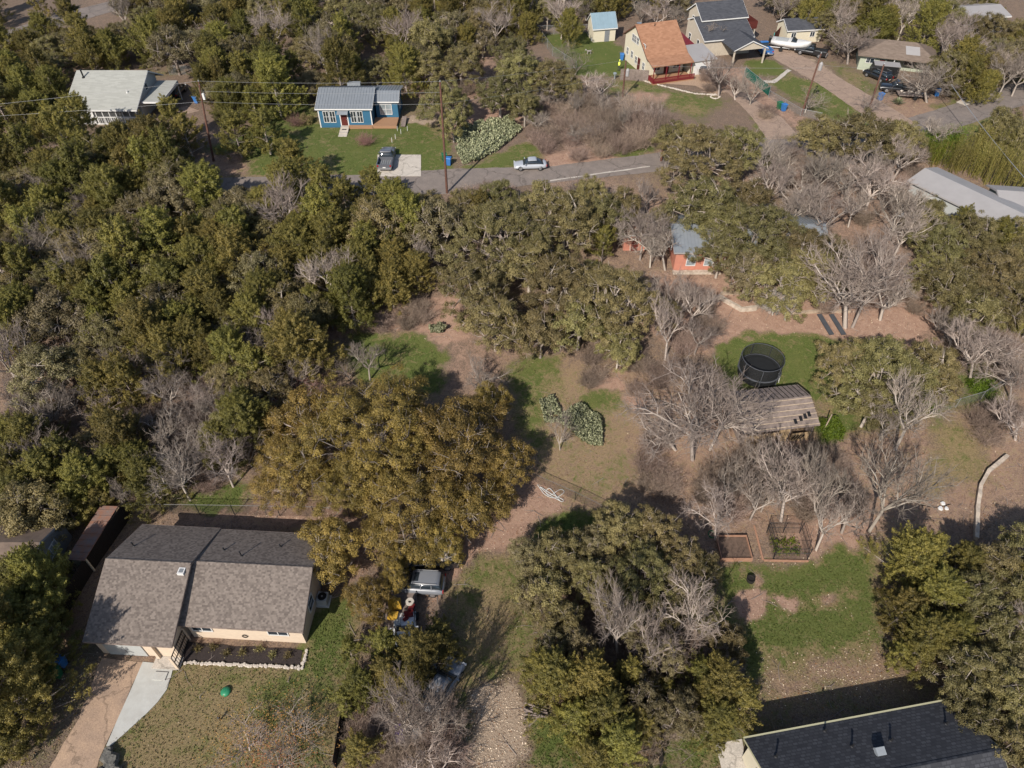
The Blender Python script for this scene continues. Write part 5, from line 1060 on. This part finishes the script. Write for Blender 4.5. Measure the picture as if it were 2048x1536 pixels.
# bins
def bin_(px,py,m,label,lie=False):
    e=empty('wheelie_bin',at(px,py),rng_.uniform(-.4,.4),label,'bin','wheelie bins'); 
    MB().loft([[(-a,-a,z),(a,-a,z),(a,a,z),(-a,a,z)] for a,z in ((.25,.05),(.33,1.0),(.36,1.02),(.36,1.06))]).build('body',m,e)
    MB().prism([(-.4,1.065),(.38,1.065),(.34,1.13),(-.32,1.16)],-.37,.37).build('lid',m,e)
    for x in (-.28,.28): MB().loft([[(x-.04,.3+.11*math.cos(a*.785),.11+.11*math.sin(a*.785)) for a in range(8)],[(x+.04,.3+.11*math.cos(a*.785),.11+.11*math.sin(a*.785)) for a in range(8)]]).build('wheel','tyre',e)
    if lie: e.rotation_euler=(R(80),0,e.rotation_euler[2])
bin_(128,1330,'plastic_blue','blue bin in the tree shade left of the ranch garage'); bin_(118,1352,'plastic_green','dark green bin just below the blue one left of the garage')
bin_(889,322,'plastic_green','green bin right behind the utility pole by the parking pad'); bin_(898,330,'plastic_blue','blue bin at the roadside right of the parking pad')
bin_(1557,218,'plastic_green','green bin below the mesh screen on the driveway bank'); bin_(1566,222,'plastic_blue','blue bin next to the green one below the mesh screen')
bin_(1759,200,'plastic_blue','blue bin on the grass near the spiky agave'); bin_(394,206,'plastic_blue','blue bin by the leftmost utility pole'); bin_(1243,120,'plastic_blue','blue bin against the cream gable wall'); bin_(1872,192,'plastic_blue','blue bin behind the forked pale tree trunks')
# utility poles
POLE={}
def pole(n,b,t,label,tr=False,box=None,arm=True):
    p=at(*b); h_=min(hgt(p,t[1]),16); x2=proj(p.x,p.y,p.z+h_)[0]; off=(t[0]-x2)*depth(p)/CF*.98
    e=empty('utility_pole',p,0,label,'utility pole','wooden utility poles'); MB().tube([(0,0,-1),(off*.5,0,h_/2),(off,0,h_)],.17,8,.11).build('pole','pole_wood',e)
    if arm: MB().tube([(off,-.1,h_-.3),(off,.1,h_-.3)],.06,5).lathe([(.05,h_),(.09,h_+.1),(.04,h_+.25)],off,0,8).build('insulator','grey_metal',e)
    if tr: MB().lathe([(.05,h_-2.3),(.27,h_-2.25),(.27,h_-1.35),(.2,h_-1.25),(.08,h_-1.1)],off+.42,-.15,12).build('transformer','metal_white',e)
    if box: MB().box(off+.05,off+.3,-.4,-.1,h_-2.2,h_-1.4).build('meter_box',box,e)
    POLE[n]=(p,off,h_); return e
pole(0,(426,322),(396,165),'brown wooden pole between the grey roofed house and the junipers',box='white')
pole(1,(894,386),(880,165),'brown wooden pole between the parking pad and the cactus patch')
pole(2,(1245,196),(1252,122),'short pole with a white transformer by the cream house',True)
pole(3,(1322,322),(1330,270),'dark pole at the street edge beside the big oak')
pole(4,(1603,230),(1642,108),'tall leaning pole with a transformer between the two driveways',True)
pole(5,(1738,220),(1768,130),'dark leaning pole at the foot of the long driveway')
def wpt(n,dz): p,o,h_=POLE[n]; return Vector((p.x+o*(h_+dz)/h_,p.y,p.z+h_+dz))
def wire(a,b,label,sag=.25,r=.011):
    m=MB(); m.tube([a.lerp(b,i/16)-Vector((0,0,4*sag*(i/16)*(1-i/16))) for i in range(17)],r,4); tag(m.build('power_line','grey_metal'),label,'power line',group='overhead wires')
W0=Vector((-110,92,14))
wire(wpt(0,.1),wpt(1,.1),'upper overhead wire crossing in front of the blue house roof'); wire(wpt(0,-2.6),wpt(1,-2.6),'lower overhead wire crossing in front of the blue house'); 
wire(wpt(0,-1.2),wpt(1,-1.2),'middle overhead wire between the two left poles')
wire(wpt(0,-1.2)+Vector((-60,-9,-1.0)),wpt(0,.1),'upper wire from the left edge past the grey roof',.5); wire(wpt(0,-2.6)+Vector((-60,-6,-1.2)),wpt(0,-2.6),'lower wire from the left edge across the grey house')
wire(wpt(1,.1),wpt(2,.1),'upper wire rising right from the pole by the pad'); wire(wpt(1,-2.6),wpt(2,-2.0),'lower wire running right above the cactus patch')
wire(wpt(2,-.5),wpt(4,-2),'wire crossing in front of the cream house garden'); wire(wpt(4,-1.5),wpt(5,-.3),'short wire between the two poles near the long driveway')
wire(at(1885,208,1.5)+Vector((0,0,3.0)),at(2075,385,5),'dark cable slanting down over the bamboo at the right',.3,.05)
# ---------------------------------------------------------------- yard things
v=at(1474,1098); e=empty('raised_bed',(17.9,32.35,float(gh(33))),0,'square raised planting bed with wooden sides on the lawn','raised bed')
w_,d_=2.7,2.35
for i,(x0,x1,y0,y1) in enumerate(((0,w_,0,.07),(0,w_,d_-.07,d_),(0,.07,.07,d_-.07),(w_-.07,w_,.07,d_-.07))): MB().box(x0,x1,y0,y1,-.1,.48).build('side_board','bed_wood',e)
MB().box(.07,w_-.07,.07,d_-.07,-.1,.3).build('soil','soil_brown',e)
e=empty('garden_enclosure',(22.5,32.6,float(gh(33))),-.02,'black wire mesh enclosure around a small vegetable plot','enclosure')
for x,y in ((0,0),(2.9,0),(0,2.6),(2.9,2.6),(1.45,2.6)): MB().tube([(x,y,-.1),(x,y,1.7)],.035,5).build('post','black_metal',e)
m=MB(); 
for a,b in (((0,0),(2.9,0)),((2.9,0),(2.9,2.6)),((2.9,2.6),(0,2.6)),((0,2.6),(0,0))):
    for z in (1.65,.9): m.tube([(*a,z),(*b,z)],.025,4)
m.build('rail','black_metal',e); m=MB()
for a,b in (((0,0),(2.9,0)),((2.9,0),(2.9,2.6)),((2.9,2.6),(0,2.6)),((0,2.6),(0,0))): m.add([(*a,.02),(*b,.02),(*b,1.64),(*a,1.64)],[(0,1,2,3)])
m.build('mesh_panel','chain_black',e)
m=MB().box(-1.0,-.85,-.1,4.2,-.1,.12).box(-.85,2.95,-.25,-.12,-.1,.12); m.build('edging_board','bed_wood',e)
for i in range(6):
    g=np.random.default_rng(700+i); P=g.normal(size=(140,3))*np.array([.2,.2,.14])+np.array([0,0,.22]); V,Fa=leaves(g,P,unit(g.normal(size=P.shape)),.08)
    o=obj('vegetable_plant',npmesh('vegetable_plant',V,Fa,'green_leaf',g.random(140)),loc=(23+.8*(i%3),33.3+.9*(i//3),float(gh(33)))); tag(o,'leafy vegetable plant inside the black mesh enclosure','plant',group='vegetables in the enclosure')
o=MB().lathe([(.22,0),(.33,.1),(.36,.42),(.30,.44),(.27,.3)],0,0,16).build('fire_pot','fence_dark'); o.location=at(1500,1162); tag(o,'dark round pot on the bare patch of the lawn','pot')
m=MB()
for k in range(3): m.tube([(.28*math.cos(t/10*math.pi+k)*1.0,.36*math.sin(t/10*math.pi+k),.06+.05*k) for t in range(21)],.03,5,cap=False)
o=m.build('hose_coil','plastic_green'); o.location=at(1423,1070); tag(o,'coiled green hose at the corner of the raised bed','hose')
def curve(name,pts,r,m,label,cat,dz=.05):
    P=[at(*p)+Vector((0,0,dz+.03*(i%3))) for i,p in enumerate(pts)]; Q=[]
    for i in range(len(P)-1):
        a,b,c,d=P[max(i-1,0)],P[i],P[i+1],P[min(i+2,len(P)-1)]
        for k in range(6): t=k/6; Q.append(.5*((2*b)+(c-a)*t+(2*a-5*b+4*c-d)*t*t+(3*b-a-3*c+d)*t**3))
    Q.append(P[-1]); mb=MB(); mb.tube(Q,r,5); return tag(mb.build(name,m),label,cat)
curve('hose',[(1075,970),(1090,990),(1110,997),(1128,985),(1120,980),(1100,992),(1092,985),(1100,978),(1120,1003),(1126,1000),(1105,990),(1080,975),(1095,988),(1115,1000),(1124,1005)],.03,'rope_white','tangle of white hose on the red earth beside the golden oak','hose')
curve('hose',[(1840,1010),(1870,1016),(1900,1010)],.03,'fence_dark','thin dark hose on the ground near the white stones','hose')
o=MB().lathe([(.36,0),(.38,.12),(.30,.22),(.1,.28)],0,0,18).build('tank_lid','lid_green',smooth=True); o.location=at(452,1384); tag(o,'round green tank lid on the front lawn','tank lid')
o=MB().lathe([(.07,0),(.07,.42),(.1,.44),(.1,.55),(.03,.6)],0,0,10).build('lawn_light','black_metal'); o.location=at(441,1440); tag(o,'small dark garden light on the front lawn','garden light')
m=MB(); 
for i in range(9): rock(m,(rng_.uniform(-.7,.8),rng_.uniform(-1.2,.8),.2),rng_.uniform(.5,.95),(1,1,.8))
o=m.build('boulders','rock_dark'); o.location=at(222,1522); tag(o,'heap of dark lichen covered boulders at the end of the pale walk','boulders')
m=MB()
for i in range(9): a=rng_.uniform(-.6,.9); m.tube([(-.9*math.cos(a),-.6*math.sin(a)+i*.12,.12+.05*(i%4)),(.9*math.cos(a),.6*math.sin(a)+i*.12,.15+.06*(i%4))],.08,7,.06)
o=m.build('log_pile','weathered_wood'); o.location=at(1072,1440); tag(o,'pile of cut grey logs beside the gravel track','log pile')
o=MB().rbox(0,0,.3,.6,1.3,.5,.3).rbox(0,.2,.62,.5,.6,.14,.3).build('storage_box','purple_plastic'); o.location=at(799,1470); tag(o,'purple plastic box under the bare tree, bottom centre','box')
o=MB().lathe([(.25,0),(.33,.5),(.35,.52),(.3,.5),(.27,.42)],0,0,16).build('bucket','white'); o.location=at(833,1472); tag(o,'round white tub beside the bare tree trunk','tub')
for i,(px,py,s) in enumerate(((1885,1008,.35),(1880,1018,.38),(1892,1018,.3))):
    m=MB(); rock(m,(0,0,.1),s*1.1); o=m.build('white_stone','white'); o.location=at(px,py); tag(o,f'white stone on bare ground near the curved wall, {["topmost","left","right"][i]} of three','stone',group='three white stones')
# walls
def wall(name,pts,hh,th,m,label,cat='wall',base=.3):
    P=[at(*p) for p in pts]; mb=MB(); n=len(P)
    Q=[]; 
    for i in range(n-1):
        k=max(2,int((P[i+1]-P[i]).length/.5))
        for j in range(k): Q.append(P[i].lerp(P[i+1],j/k))
    Q.append(P[-1]); k=len(mb.v)
    rings=[]
    for i,p in enumerate(Q):
        d=(Q[min(i+1,len(Q)-1)]-Q[max(i-1,0)]); d.z=0; d.normalize(); nn=Vector((-d.y,d.x,0))*th/2*(1+rng_.uniform(-.12,.12)); z=float(gh(p.y)); t=hh+rng_.uniform(-.05,.05)
        rings.append([(p.x-nn.x,p.y-nn.y,z-base),(p.x+nn.x,p.y+nn.y,z-base),(p.x+nn.x,p.y+nn.y,z+t),(p.x-nn.x,p.y-nn.y,z+t)])
    mb.loft(rings); return tag(mb.build(name,m),label,cat)
wall('garden_wall',[(1950,1080),(1952,1020),(1958,975),(1975,945),(2012,915)],.45,.32,'stone_wall','low curved stone wall at the right edge of the grove')
wall('retaining_wall',[(1390,604),(1440,598),(1465,612),(1482,622),(1510,620),(1520,610)],.5,.35,'stone_wall','curved stone retaining wall below the coral house')
wall('terrace_edge',[(1580,628),(1640,624),(1700,624)],.3,.3,'pale_wood','straight pale terrace edge below the white garden chair')
wall('porch_edge',[(1345,546),(1420,546),(1440,546)],.25,.5,'stone_wall','narrow pale stone ledge along the coral house front')
wall('timber_rail',[(1440,590),(1520,588),(1600,586)],.5,.08,'pale_wood','long low timber rail beneath the oak by the coral house')
for px,q in ((1648,'left'),(1672,'right')):
    o=MB().rbox(0,0,.12,.55,3.3,.1,R(8),R(4)).build('plank','plank_dark'); o.location=at(px+2,650); tag(o,f'long dark plank lying on the slope, the {q} of the pair','plank',group='two dark planks')
e=empty('garden_chair',at(1641,608),R(170),'white garden chair on the terrace above the dark planks','chair')
MB().box(-.28,.28,-.28,.28,.4,.46).build('seat','white',e); MB().rbox(0,.3,.75,.56,.05,.65,0,R(-12)).build('backrest','white',e)
for x in (-.25,.25):
    for y in (-.25,.25): MB().box(x-.025,x+.025,y-.025,y+.025,0,.4).build('leg','white',e)
# agave
m=MB()
for i in range(34):
    a=i*2.4; el_=.25+1.1*(i/34); L=1.15-.3*i/34; d=Vector((math.cos(a)*math.cos(el_),math.sin(a)*math.cos(el_),math.sin(el_))); s=Vector((-math.sin(a),math.cos(a),0))*.09; p=d*L*.45
    m.add([d*.1-s*.8,d*.1+s*.8,p+s,p-s,d*L],[(0,1,2,3),(3,2,4)])
o=m.build('agave','wall_green'); o.data.materials[0]=M['cactus_pad']; o.location=at(1794,208); o.scale=(1.3,1.3,1.3); tag(o,'spiky grey green agave on the verge near the driveway','agave')
# prickly pear patches
def cactus(P,label,n,seed,size=.17):
    g=np.random.default_rng(seed); px=[p[0] for p in P]; py=[p[1] for p in P]; pts=[]; o0=at(sum(px)/len(px),sum(py)/len(py))
    while len(pts)<n:
        q=(g.uniform(min(px),max(px)),g.uniform(min(py),max(py)))
        if inside(*q,P): pts.append(at(*q))
    C=np.array([list(p-o0) for p in pts]); C[:,2]+=g.uniform(.06,.5,n)
    cl=gen_noise(C[:,0]+50,C[:,1]+50,seed,.9); C[:,2]*=1; keep=cl>.14; C=C[keep]; C[:,2]+= (cl[keep]-.36)*.6; n=len(C)
    N=unit(g.normal(size=(n,3))*np.array([1,1,.7])+np.array([0,-.2,.25])); up=unit(np.array([0,0,1.])+g.normal(size=(n,3))*.35); t=unit(np.cross(N,up)); b=np.cross(t,N); k=8; s=size*g.uniform(.7,1.25,(n,1))
    V=[]
    for off in (.03,-.03):
        for j in range(k): a=2*math.pi*j/k; V.append(C+t*s*.72*math.cos(a)+b*s*(math.sin(a)+.2*math.sin(a)**2)+N*off)
    V=np.stack(V,1).reshape(-1,3); base=(np.arange(n)*16)[:,None]
    quads=[[j,(j+1)%8,8+(j+1)%8,8+j] for j in range(8)]+[[0,1,2,3],[0,3,4,7],[4,5,6,7],[8,9,10,11],[8,11,12,15],[12,13,14,15]]
    Fa=np.concatenate([base+np.array([q]) for q in quads]); v=np.tile(g.random(n),len(quads))
    tag(obj('prickly_pear',npmesh('prickly_pear',V,Fa,'cactus_pad',v),loc=o0),label,'cactus')
cactus([(1078,808),(1105,795),(1125,830),(1160,812),(1200,835),(1205,892),(1180,892),(1150,870),(1125,850),(1090,845)],'spreading prickly pear patch in the middle of the meadow',3400,1,.13)
cactus([(905,268),(960,245),(1020,238),(1045,262),(1000,300),(955,325),(925,330),(910,295)],'large prickly pear patch above the street beside the silver sedan',4600,2,.15)
cactus([(857,655),(880,652),(895,662),(880,672),(862,668)],'small prickly pear clump on red earth above the little lawn',300,3,.13)
# bamboo
for i,(px,py,hh) in enumerate(((1870,330,3.4),(1910,340,4.2),(1950,350,4.6),(1990,370,4.8),(2030,380,4.8),(1900,300,3.2),(1950,310,4.0),(2000,330,4.6),(1860,300,2.6))):
    g=np.random.default_rng(60+i); b=at(px,py); n=70; a=g.uniform(0,6.28,n); r0=g.uniform(0,1.6,n); B=np.stack([r0*np.cos(a),r0*np.sin(a),0*a],1); T=B*1.25+g.normal(size=(n,3))*.35; T[:,2]=hh*g.uniform(.75,1.1,n)
    e=empty('bamboo_clump',b,0,f'yellow green bamboo clump by the pale roofs, {["first","second","third","fourth","fifth"][i] if i<5 else ["first","second","third","fourth"][i-5]} from left in the {"near" if i<5 else "far"} row','bamboo','bamboo thicket at the right edge')
    V,Fa=tubes(np.concatenate([B,T,np.full((n,1),.03),np.full((n,1),.015)],1),4); obj('stems',npmesh('stems',V,Fa,'bamboo_leaf',g.random(len(Fa))),e)
    k=70; t=g.uniform(.3,1.02,(n,k,1)); P=B[:,None]+(T-B)[:,None]*t+g.normal(size=(n,k,3))*.16; N=unit(g.normal(size=P.shape)+np.array([0,0,.4])); V,Fa=leaves(g,P.reshape(-1,3),N.reshape(-1,3),.10,.22); obj('foliage',npmesh('foliage',V,Fa,'bamboo_leaf' if i not in (0,5,8) else 'green_leaf',np.clip(g.random(n*k),0,1)),e)
# small round shrubs
def shrub(px,py,r,m,label,seed,name='shrub'):
    g=np.random.default_rng(seed); n=int(2600*r*r)+600; d=unit(g.normal(size=(n,3))); P=d*r*g.uniform(.55,1.05,(n,1))*(1+.2*np.sin(d[:,:1]*7+seed)); P[:,2]=np.abs(P[:,2])*.85+.05; V,Fa=leaves(g,P,unit(d+g.normal(size=d.shape)*.7),.075)
    e=empty(name,at(px,py),0,label,'shrub'); obj('foliage',npmesh('foliage',V,Fa,m,g.random(n)),e); s=np.zeros((12,8)); s[:,3:6]=P[:12]*.8; s[:,6]=.03; s[:,7]=.01; V,Fa=tubes(s); obj('stem',npmesh('stem',V,Fa,'bark_dark',g.random(len(Fa))),e)
shrub(1662,862,1.35,'green_leaf','bright yellow green bush at the corner of the old shed',81); shrub(1110,655,1.5,'green_leaf','bright green bush in the shade of the central oaks',82); shrub(1960,775,1.3,'green_leaf','bright green bush at the right edge beyond the oak',83); shrub(1985,700,1.0,'green_leaf','dark green low bush with pale flowers near the right edge',84)
shrub(612,245,1.3,'oak_leaf','dark evergreen bush at the left corner of the blue house',85)
for px,py,r,q in ((595,250,1.5,'left of the blue house'),(732,288,1.45,'on the lawn below the blue house')):
    b=at(px,py); e=empty('bare_shrub',b,0,f'rounded reddish leafless shrub {q}','shrub'); e.scale=(r/2,r/2,r/2.3); obj('branches',PROTO['brush'][3][2],e)
for i,(px,py) in enumerate(((500,1500),(590,1480),(560,1540))):
    b=at(px,py); g=np.random.default_rng(90+i); e=empty('orange_sapling',b,0,f'sparse sapling with orange leaves at the lower edge of the lawn, {["left","upper right","bottom"][i]} of three','sapling','orange leaved saplings'); e.scale=(1,1,.6)
    obj('branches',PROTO['bare'][4][2],e); k=1300; P=g.normal(size=(k,3))*np.array([1.5,1.5,.8])+np.array([0,0,3.4]); P[:,2]=np.clip(P[:,2],1,4.9); V,Fa=leaves(g,P,unit(g.normal(size=P.shape)+np.array([0,0,.8])),.055); obj('foliage',npmesh('foliage',V,Fa,'orange_leaf',g.random(k)),e)
# cream house yard: dog, person, sculptures
def figure(loc,rz,label,top,legs,bend):
    import bmesh
    J=[(0,0,.95),(0,0,1.15),(0,bend*.35,1.38),(0,bend*.5,1.5),(0,bend*.62,1.62),(0,bend*.66,1.74),
       (.18,bend*.33,1.4),(.26,bend*.5+.05,1.14),(.22,bend*.8+.12,.92),(-.18,bend*.33,1.4),(-.26,bend*.5+.05,1.14),(-.22,bend*.8+.12,.92),
       (.1,0,.9),(.12,-.03,.48),(.12,.02,.06),(.12,-.14,.03),(-.1,0,.9),(-.12,.1,.5),(-.13,.16,.07),(-.13,.02,.03)]
    E_=[(0,1),(1,2),(2,3),(3,4),(4,5),(2,6),(6,7),(7,8),(2,9),(9,10),(10,11),(0,12),(12,13),(13,14),(14,15),(0,16),(16,17),(17,18),(18,19)]
    r=[.15,.14,.17,.06,.10,.08,.08,.05,.035,.08,.05,.035,.10,.07,.045,.04,.10,.07,.045,.04]
    me=bpy.data.meshes.new('person'); me.from_pydata(J,E_,[]); o=bpy.data.objects.new('person',me); col.objects.link(o); o.location=loc; o.rotation_euler=(0,0,rz); me.materials.append(M[legs])
    sk=o.modifiers.new('s','SKIN'); 
    if not me.skin_vertices: 
        pass
    for i,v in enumerate(me.skin_vertices[0].data if len(me.skin_vertices) else []): v.radius=(r[i],r[i]*.8)
    o.modifiers.new('ss','SUBSURF').render_levels=1
    tag(o,label,'person')
    h=MB().lathe([(.05,1.56+0),(.10,1.62),(.115,1.72),(.08,1.81),(.02,1.84)],0,bend*.66,10).build('head','skin',o,True); MB().lathe([(.122,1.71),(.11,1.79),(.05,1.86)],0,bend*.66+.01,10).build('cap',top,h)
    MB().loft([[(c*.21*math.cos(a*.785),y+.15*c*math.sin(a*.785),z) for a in range(8)] for c,y,z in ((.9,0,.9),(.95,bend*.1,1.1),(1.1,bend*.33,1.38),(.6,bend*.45,1.5))]).build('shirt',top,o,True)
    return o
figure(at(1237,142),R(160),'person in a yellow top standing by the wooden fence','cloth_yellow','cloth_dark',-.3)
o=MB().loft([[(x,.14*s*math.cos(a*.785),z+.15*s*math.sin(a*.785)) for a in range(8)] for x,z,s in ((-.4,.5,.6),(-.3,.52,1),(0,.5,1.05),(.3,.52,1.15),(.45,.62,.8),(.55,.78,.6),(.66,.82,.75),(.78,.78,.45),(.86,.76,.3))])
for x in (-.3,.3):
    for y in (-.09,.09): o.tube([(x,y,.48),(x+(.05 if x<0 else 0),y,.26),(x-(.04 if x<0 else 0),y,.14),(x,y,0),(x+.06,y,.01)],.05,6,.03)
o.tube([(-.4,0,.55),(-.6,0,.7),(-.66,0,.85)],.03,5,.015); o.add([(.6,.07,.88),(.68,.09,.87),(.64,.09,.98)],[(0,1,2)]).add([(.6,-.07,.88),(.68,-.09,.87),(.64,-.09,.98)],[(0,1,2)])
o=o.build('dog','fur_grey',None,True); o.location=at(1178,108); o.rotation_euler=(0,0,R(200)); tag(o,'grey dog standing on the green lawn of the cream house','dog')
o=MB().rbox(0,0,.35,1.1,.5,.3).rbox(.2,0,.6,.4,.35,.3).tube([(-.4,-.3,.25),(-.4,.3,.25)],.22,10).tube([(.4,-.3,.25),(.4,.3,.25)],.22,10).build('ride_on_toy','wall_lightgrey'); o.location=at(1188,82); tag(o,'small grey four wheeled toy beside the blue roofed shed','toy')
o=MB().rbox(0,0,.3,.9,.6,.5,.3).rbox(.5,.1,.5,.3,.3,.9,.3).build('playhouse','teal_plastic'); o.location=at(1553,72); tag(o,'teal plastic play toy beside the low cream outbuilding','toy')
o=MB().lathe([(.1,0),(.12,.7),(.3,.8),(.32,1.0),(.1,1.1)],0,0,12).build('water_cooler','glass_pale'); o.location=at(1229,158); tag(o,'pale blue round container at the end of the wooden fence','container')
# ---------------------------------------------------------------- ground cover: tufts, chips (nobody could count them)
EXC=[[(205,1316),(155,1440),(100,1536),(70,1600),(180,1600),(213,1492),(310,1412),(337,1375),(348,1330)],[(350,1280),(605,1296),(600,1332),(350,1326)],[(185,1225),(345,1250),(350,1325),(200,1320)],[(340,1100),(620,1110),(620,1300),(200,1300)],
 [(755,310),(842,310),(842,353),(755,353)],[(300,372),(720,350),(1100,333),(1300,308),(1500,278),(1790,244),(2048,158),(2060,206),(1810,276),(1500,318),(1300,345),(1100,366),(900,388),(420,392)],
 [(1515,95),(1560,90),(1700,168),(1830,246),(1790,268),(1640,170)],[(1395,185),(1480,180),(1602,276),(1535,280),(1455,200)],[(1487,1476),(1903,1398),(2100,1600),(1500,1600)],[(1430,1488),(1484,1478),(1500,1600),(1460,1600)],[(1340,480),(1660,490),(1660,540),(1340,545)]]
def keep_off(x,y,k):
    for q in EXC: k=k&(poly_sd(x,y,gp(q))<-.03)
    return k
def scatter(name,m,n,seed,fn,size,asp,label,upn=.2,z=.03):
    g=np.random.default_rng(seed); px=g.uniform(-20,2068,n*6); py=g.uniform(150,1560,n*6)
    c=math.sqrt(.5); a=(px-1024)/CF; b=(py-768)/CF; dy=c-b*c; dz=-c-b*c; zz=np.zeros_like(px)
    for i in range(8): t=(zz-CH)/dz; zz=gh(t*dy)
    x=t*a; y=t*dy; cv=cov[np.clip(np.searchsorted(ys,y),0,ny-1),np.clip(np.searchsorted(xs,x),0,nx-1)]; k=g.random(len(x))<fn(cv); k=keep_off(x,y,k); x,y,zz=x[k][:n],y[k][:n],zz[k][:n]; k=len(x)
    P=np.stack([x,y,zz+z],1); N=unit(g.normal(size=(k,3))*np.array([1,1,upn])+np.array([0,0,.0 if upn<1 else .6])); V,Fa=leaves(g,P,N,size,asp)
    tag(obj(name,npmesh(name,V,Fa,m,g.random(k))),label,kind='stuff')
scatter('grass','grass_blade',90000,1,lambda c:np.clip(c[:,0]-.45,0,1)*1.6*c[:,3],.075,.5,'short green grass tufts on the lawns')
scatter('dry_grass','straw',90000,2,lambda c:np.clip(1-abs(c[:,0]-.5)*2.2,0,1)*.7,.07,.4,'dry straw coloured grass tufts in the meadow')
scatter('limestone_chips','stone_chip',26000,3,lambda c:np.clip(c[:,2]*1.2+c[:,1]*.08-.05,0,1),.042,.8,'pale limestone chips scattered on bare earth',2,.04)
scatter('fallen_leaves','orange_leaf',15000,4,lambda c:np.clip(.8-c[:,0],0,1)*.5,.05,.6,'fallen leaves and litter under the trees',2,.04)
g=np.random.default_rng(77); n_=2600; px=g.uniform(0,2048,n_); py=g.uniform(250,1536,n_); sg=[]
for i in range(n_):
    p=at(px[i],py[i]); cv=cover_at(p.x,p.y)
    if g.random()<cv[0]*1.3: continue
    if not keep_off(np.array([p.x]),np.array([p.y]),np.array([True]))[0]: continue
    a0=g.uniform(0,6.28); L=g.uniform(.4,2.2); q=p+Vector((math.cos(a0)*L,math.sin(a0)*L*.8,0)); q.z=float(gh(q.y)); m_=p.lerp(q,.5)+Vector((g.normal()*.12,g.normal()*.12,.05)); rr=g.uniform(.012,.035)
    sg+=[(*p,*m_,rr,rr*.8),(*m_,*q,rr*.8,rr*.4)]
    if g.random()<.6: e2=m_+Vector((math.cos(a0+.8)*L*.4,math.sin(a0+.8)*L*.4,.03)); sg.append((*m_,*e2,rr*.6,rr*.3))
V,Fa=tubes(sg); tag(obj('fallen_sticks',npmesh('fallen_sticks',V+np.array([0,0,.03]),Fa,'bark_pale',g.random(len(Fa)))),'dead sticks lying about on the bare ground',kind='stuff')
# ---------------------------------------------------------------- tree labels: look, nearest landmark, side of it
LM=[(240,180,'grey roofed house'),(715,215,'blue house'),(800,330,'parking pad'),(965,285,'upper cactus patch'),(1060,330,'silver sedan'),(1300,90,'orange roofed house'),(1460,60,'two storey house'),(1800,110,'green house'),
 (1590,90,'white boat'),(1385,500,'coral house'),(1900,385,'pale roofs'),(1560,840,'old shed'),(1517,730,'trampoline'),(1140,840,'meadow cactus patch'),(800,710,'little lawn'),(770,900,'great golden oak'),(430,1180,'ranch house'),
 (60,1070,'brown left roof'),(835,1170,'silver suv'),(1000,1420,'gravel track'),(1465,1095,'raised bed'),(1640,1220,'big lawn'),(1750,1470,'dark shingle roof'),(1980,960,'curved wall'),(1655,650,'dark planks'),(200,600,'middle left woods'),(60,400,'left edge woods'),
 (330,470,'upper left woods'),(500,560,'inner left woods'),(300,900,'woods behind the ranch'),(150,40,'distant road'),(620,60,'top woods'),(900,60,'top woods clearing'),(1800,20,'top right woods'),(1600,300,'hidden street bend'),(420,80,'woods above the left pole'),(1250,1300,'central bare trees'),(640,460,'woods below the street'),(450,350,'left pole foot'),(1050,550,'central oaks'),(2000,480,'right edge oaks'),(2000,1300,'bottom right oaks')]
COLR={'juniper':('dark green','green'),'oak':('olive','grey olive'),'gold':('golden','golden'),'bare':('pale grey','grey'),'brush':('brownish','twiggy')}
KN={'juniper':'juniper','oak':'live oak','gold':'golden leaved oak','bare':'leafless tree','brush':'bare shrub'}
from collections import defaultdict
B=defaultdict(list)
for T in TREES:
    e,kind,px,py,r,ex=T; lm=min(LM,key=lambda q:(q[0]-px)**2+((q[1]-py)*1.35)**2); dx,dy=px-lm[0],py-lm[1]
    rel=('left of' if dx<0 else 'right of') if abs(dx)>abs(dy)*1.2 else ('above' if dy<0 else 'below')
    if lm[2] in('left woods middle','left edge woods','upper left woods','deep left woods','top woods','top right woods','woods behind the ranch','top woods clearing'): art='the '
    else: art='the '
    size='large' if r>3.6 and kind!='brush' else ('small' if r<(2.2 if kind!='brush' else 1.3) else '')
    cx={'lichen':'lichen white','pink':'pinkish'}.get(ex,'')
    ad=' '.join(w for w in (size,cx) if w)
    B[(ad,kind,rel,lm[2])].append(T)
ORD=['first','second','third','fourth','fifth','sixth','seventh','eighth','ninth','tenth','eleventh','twelfth','thirteenth','fourteenth','fifteenth','sixteenth','seventeenth','eighteenth','nineteenth','twentieth']
GR={'juniper':'junipers in the woods','oak':'live oaks around the houses','gold':'golden oaks in the middle','bare':'leafless trees','brush':'leafless undergrowth shrubs'}
for (ad,kind,rel,lm),Ts in B.items():
    Ts.sort(key=lambda T:T[2])
    for i,T in enumerate(Ts):
        base=f"{ad} {KN[kind]} {rel} the {lm}".strip()
        T[0]["label"]=base+('' if len(Ts)==1 else f", {ORD[min(i,19)]} from left of {len(Ts)}" ); T[0]["category"]='shrub' if kind=='brush' else 'tree'; T[0]["group"]=GR[kind]
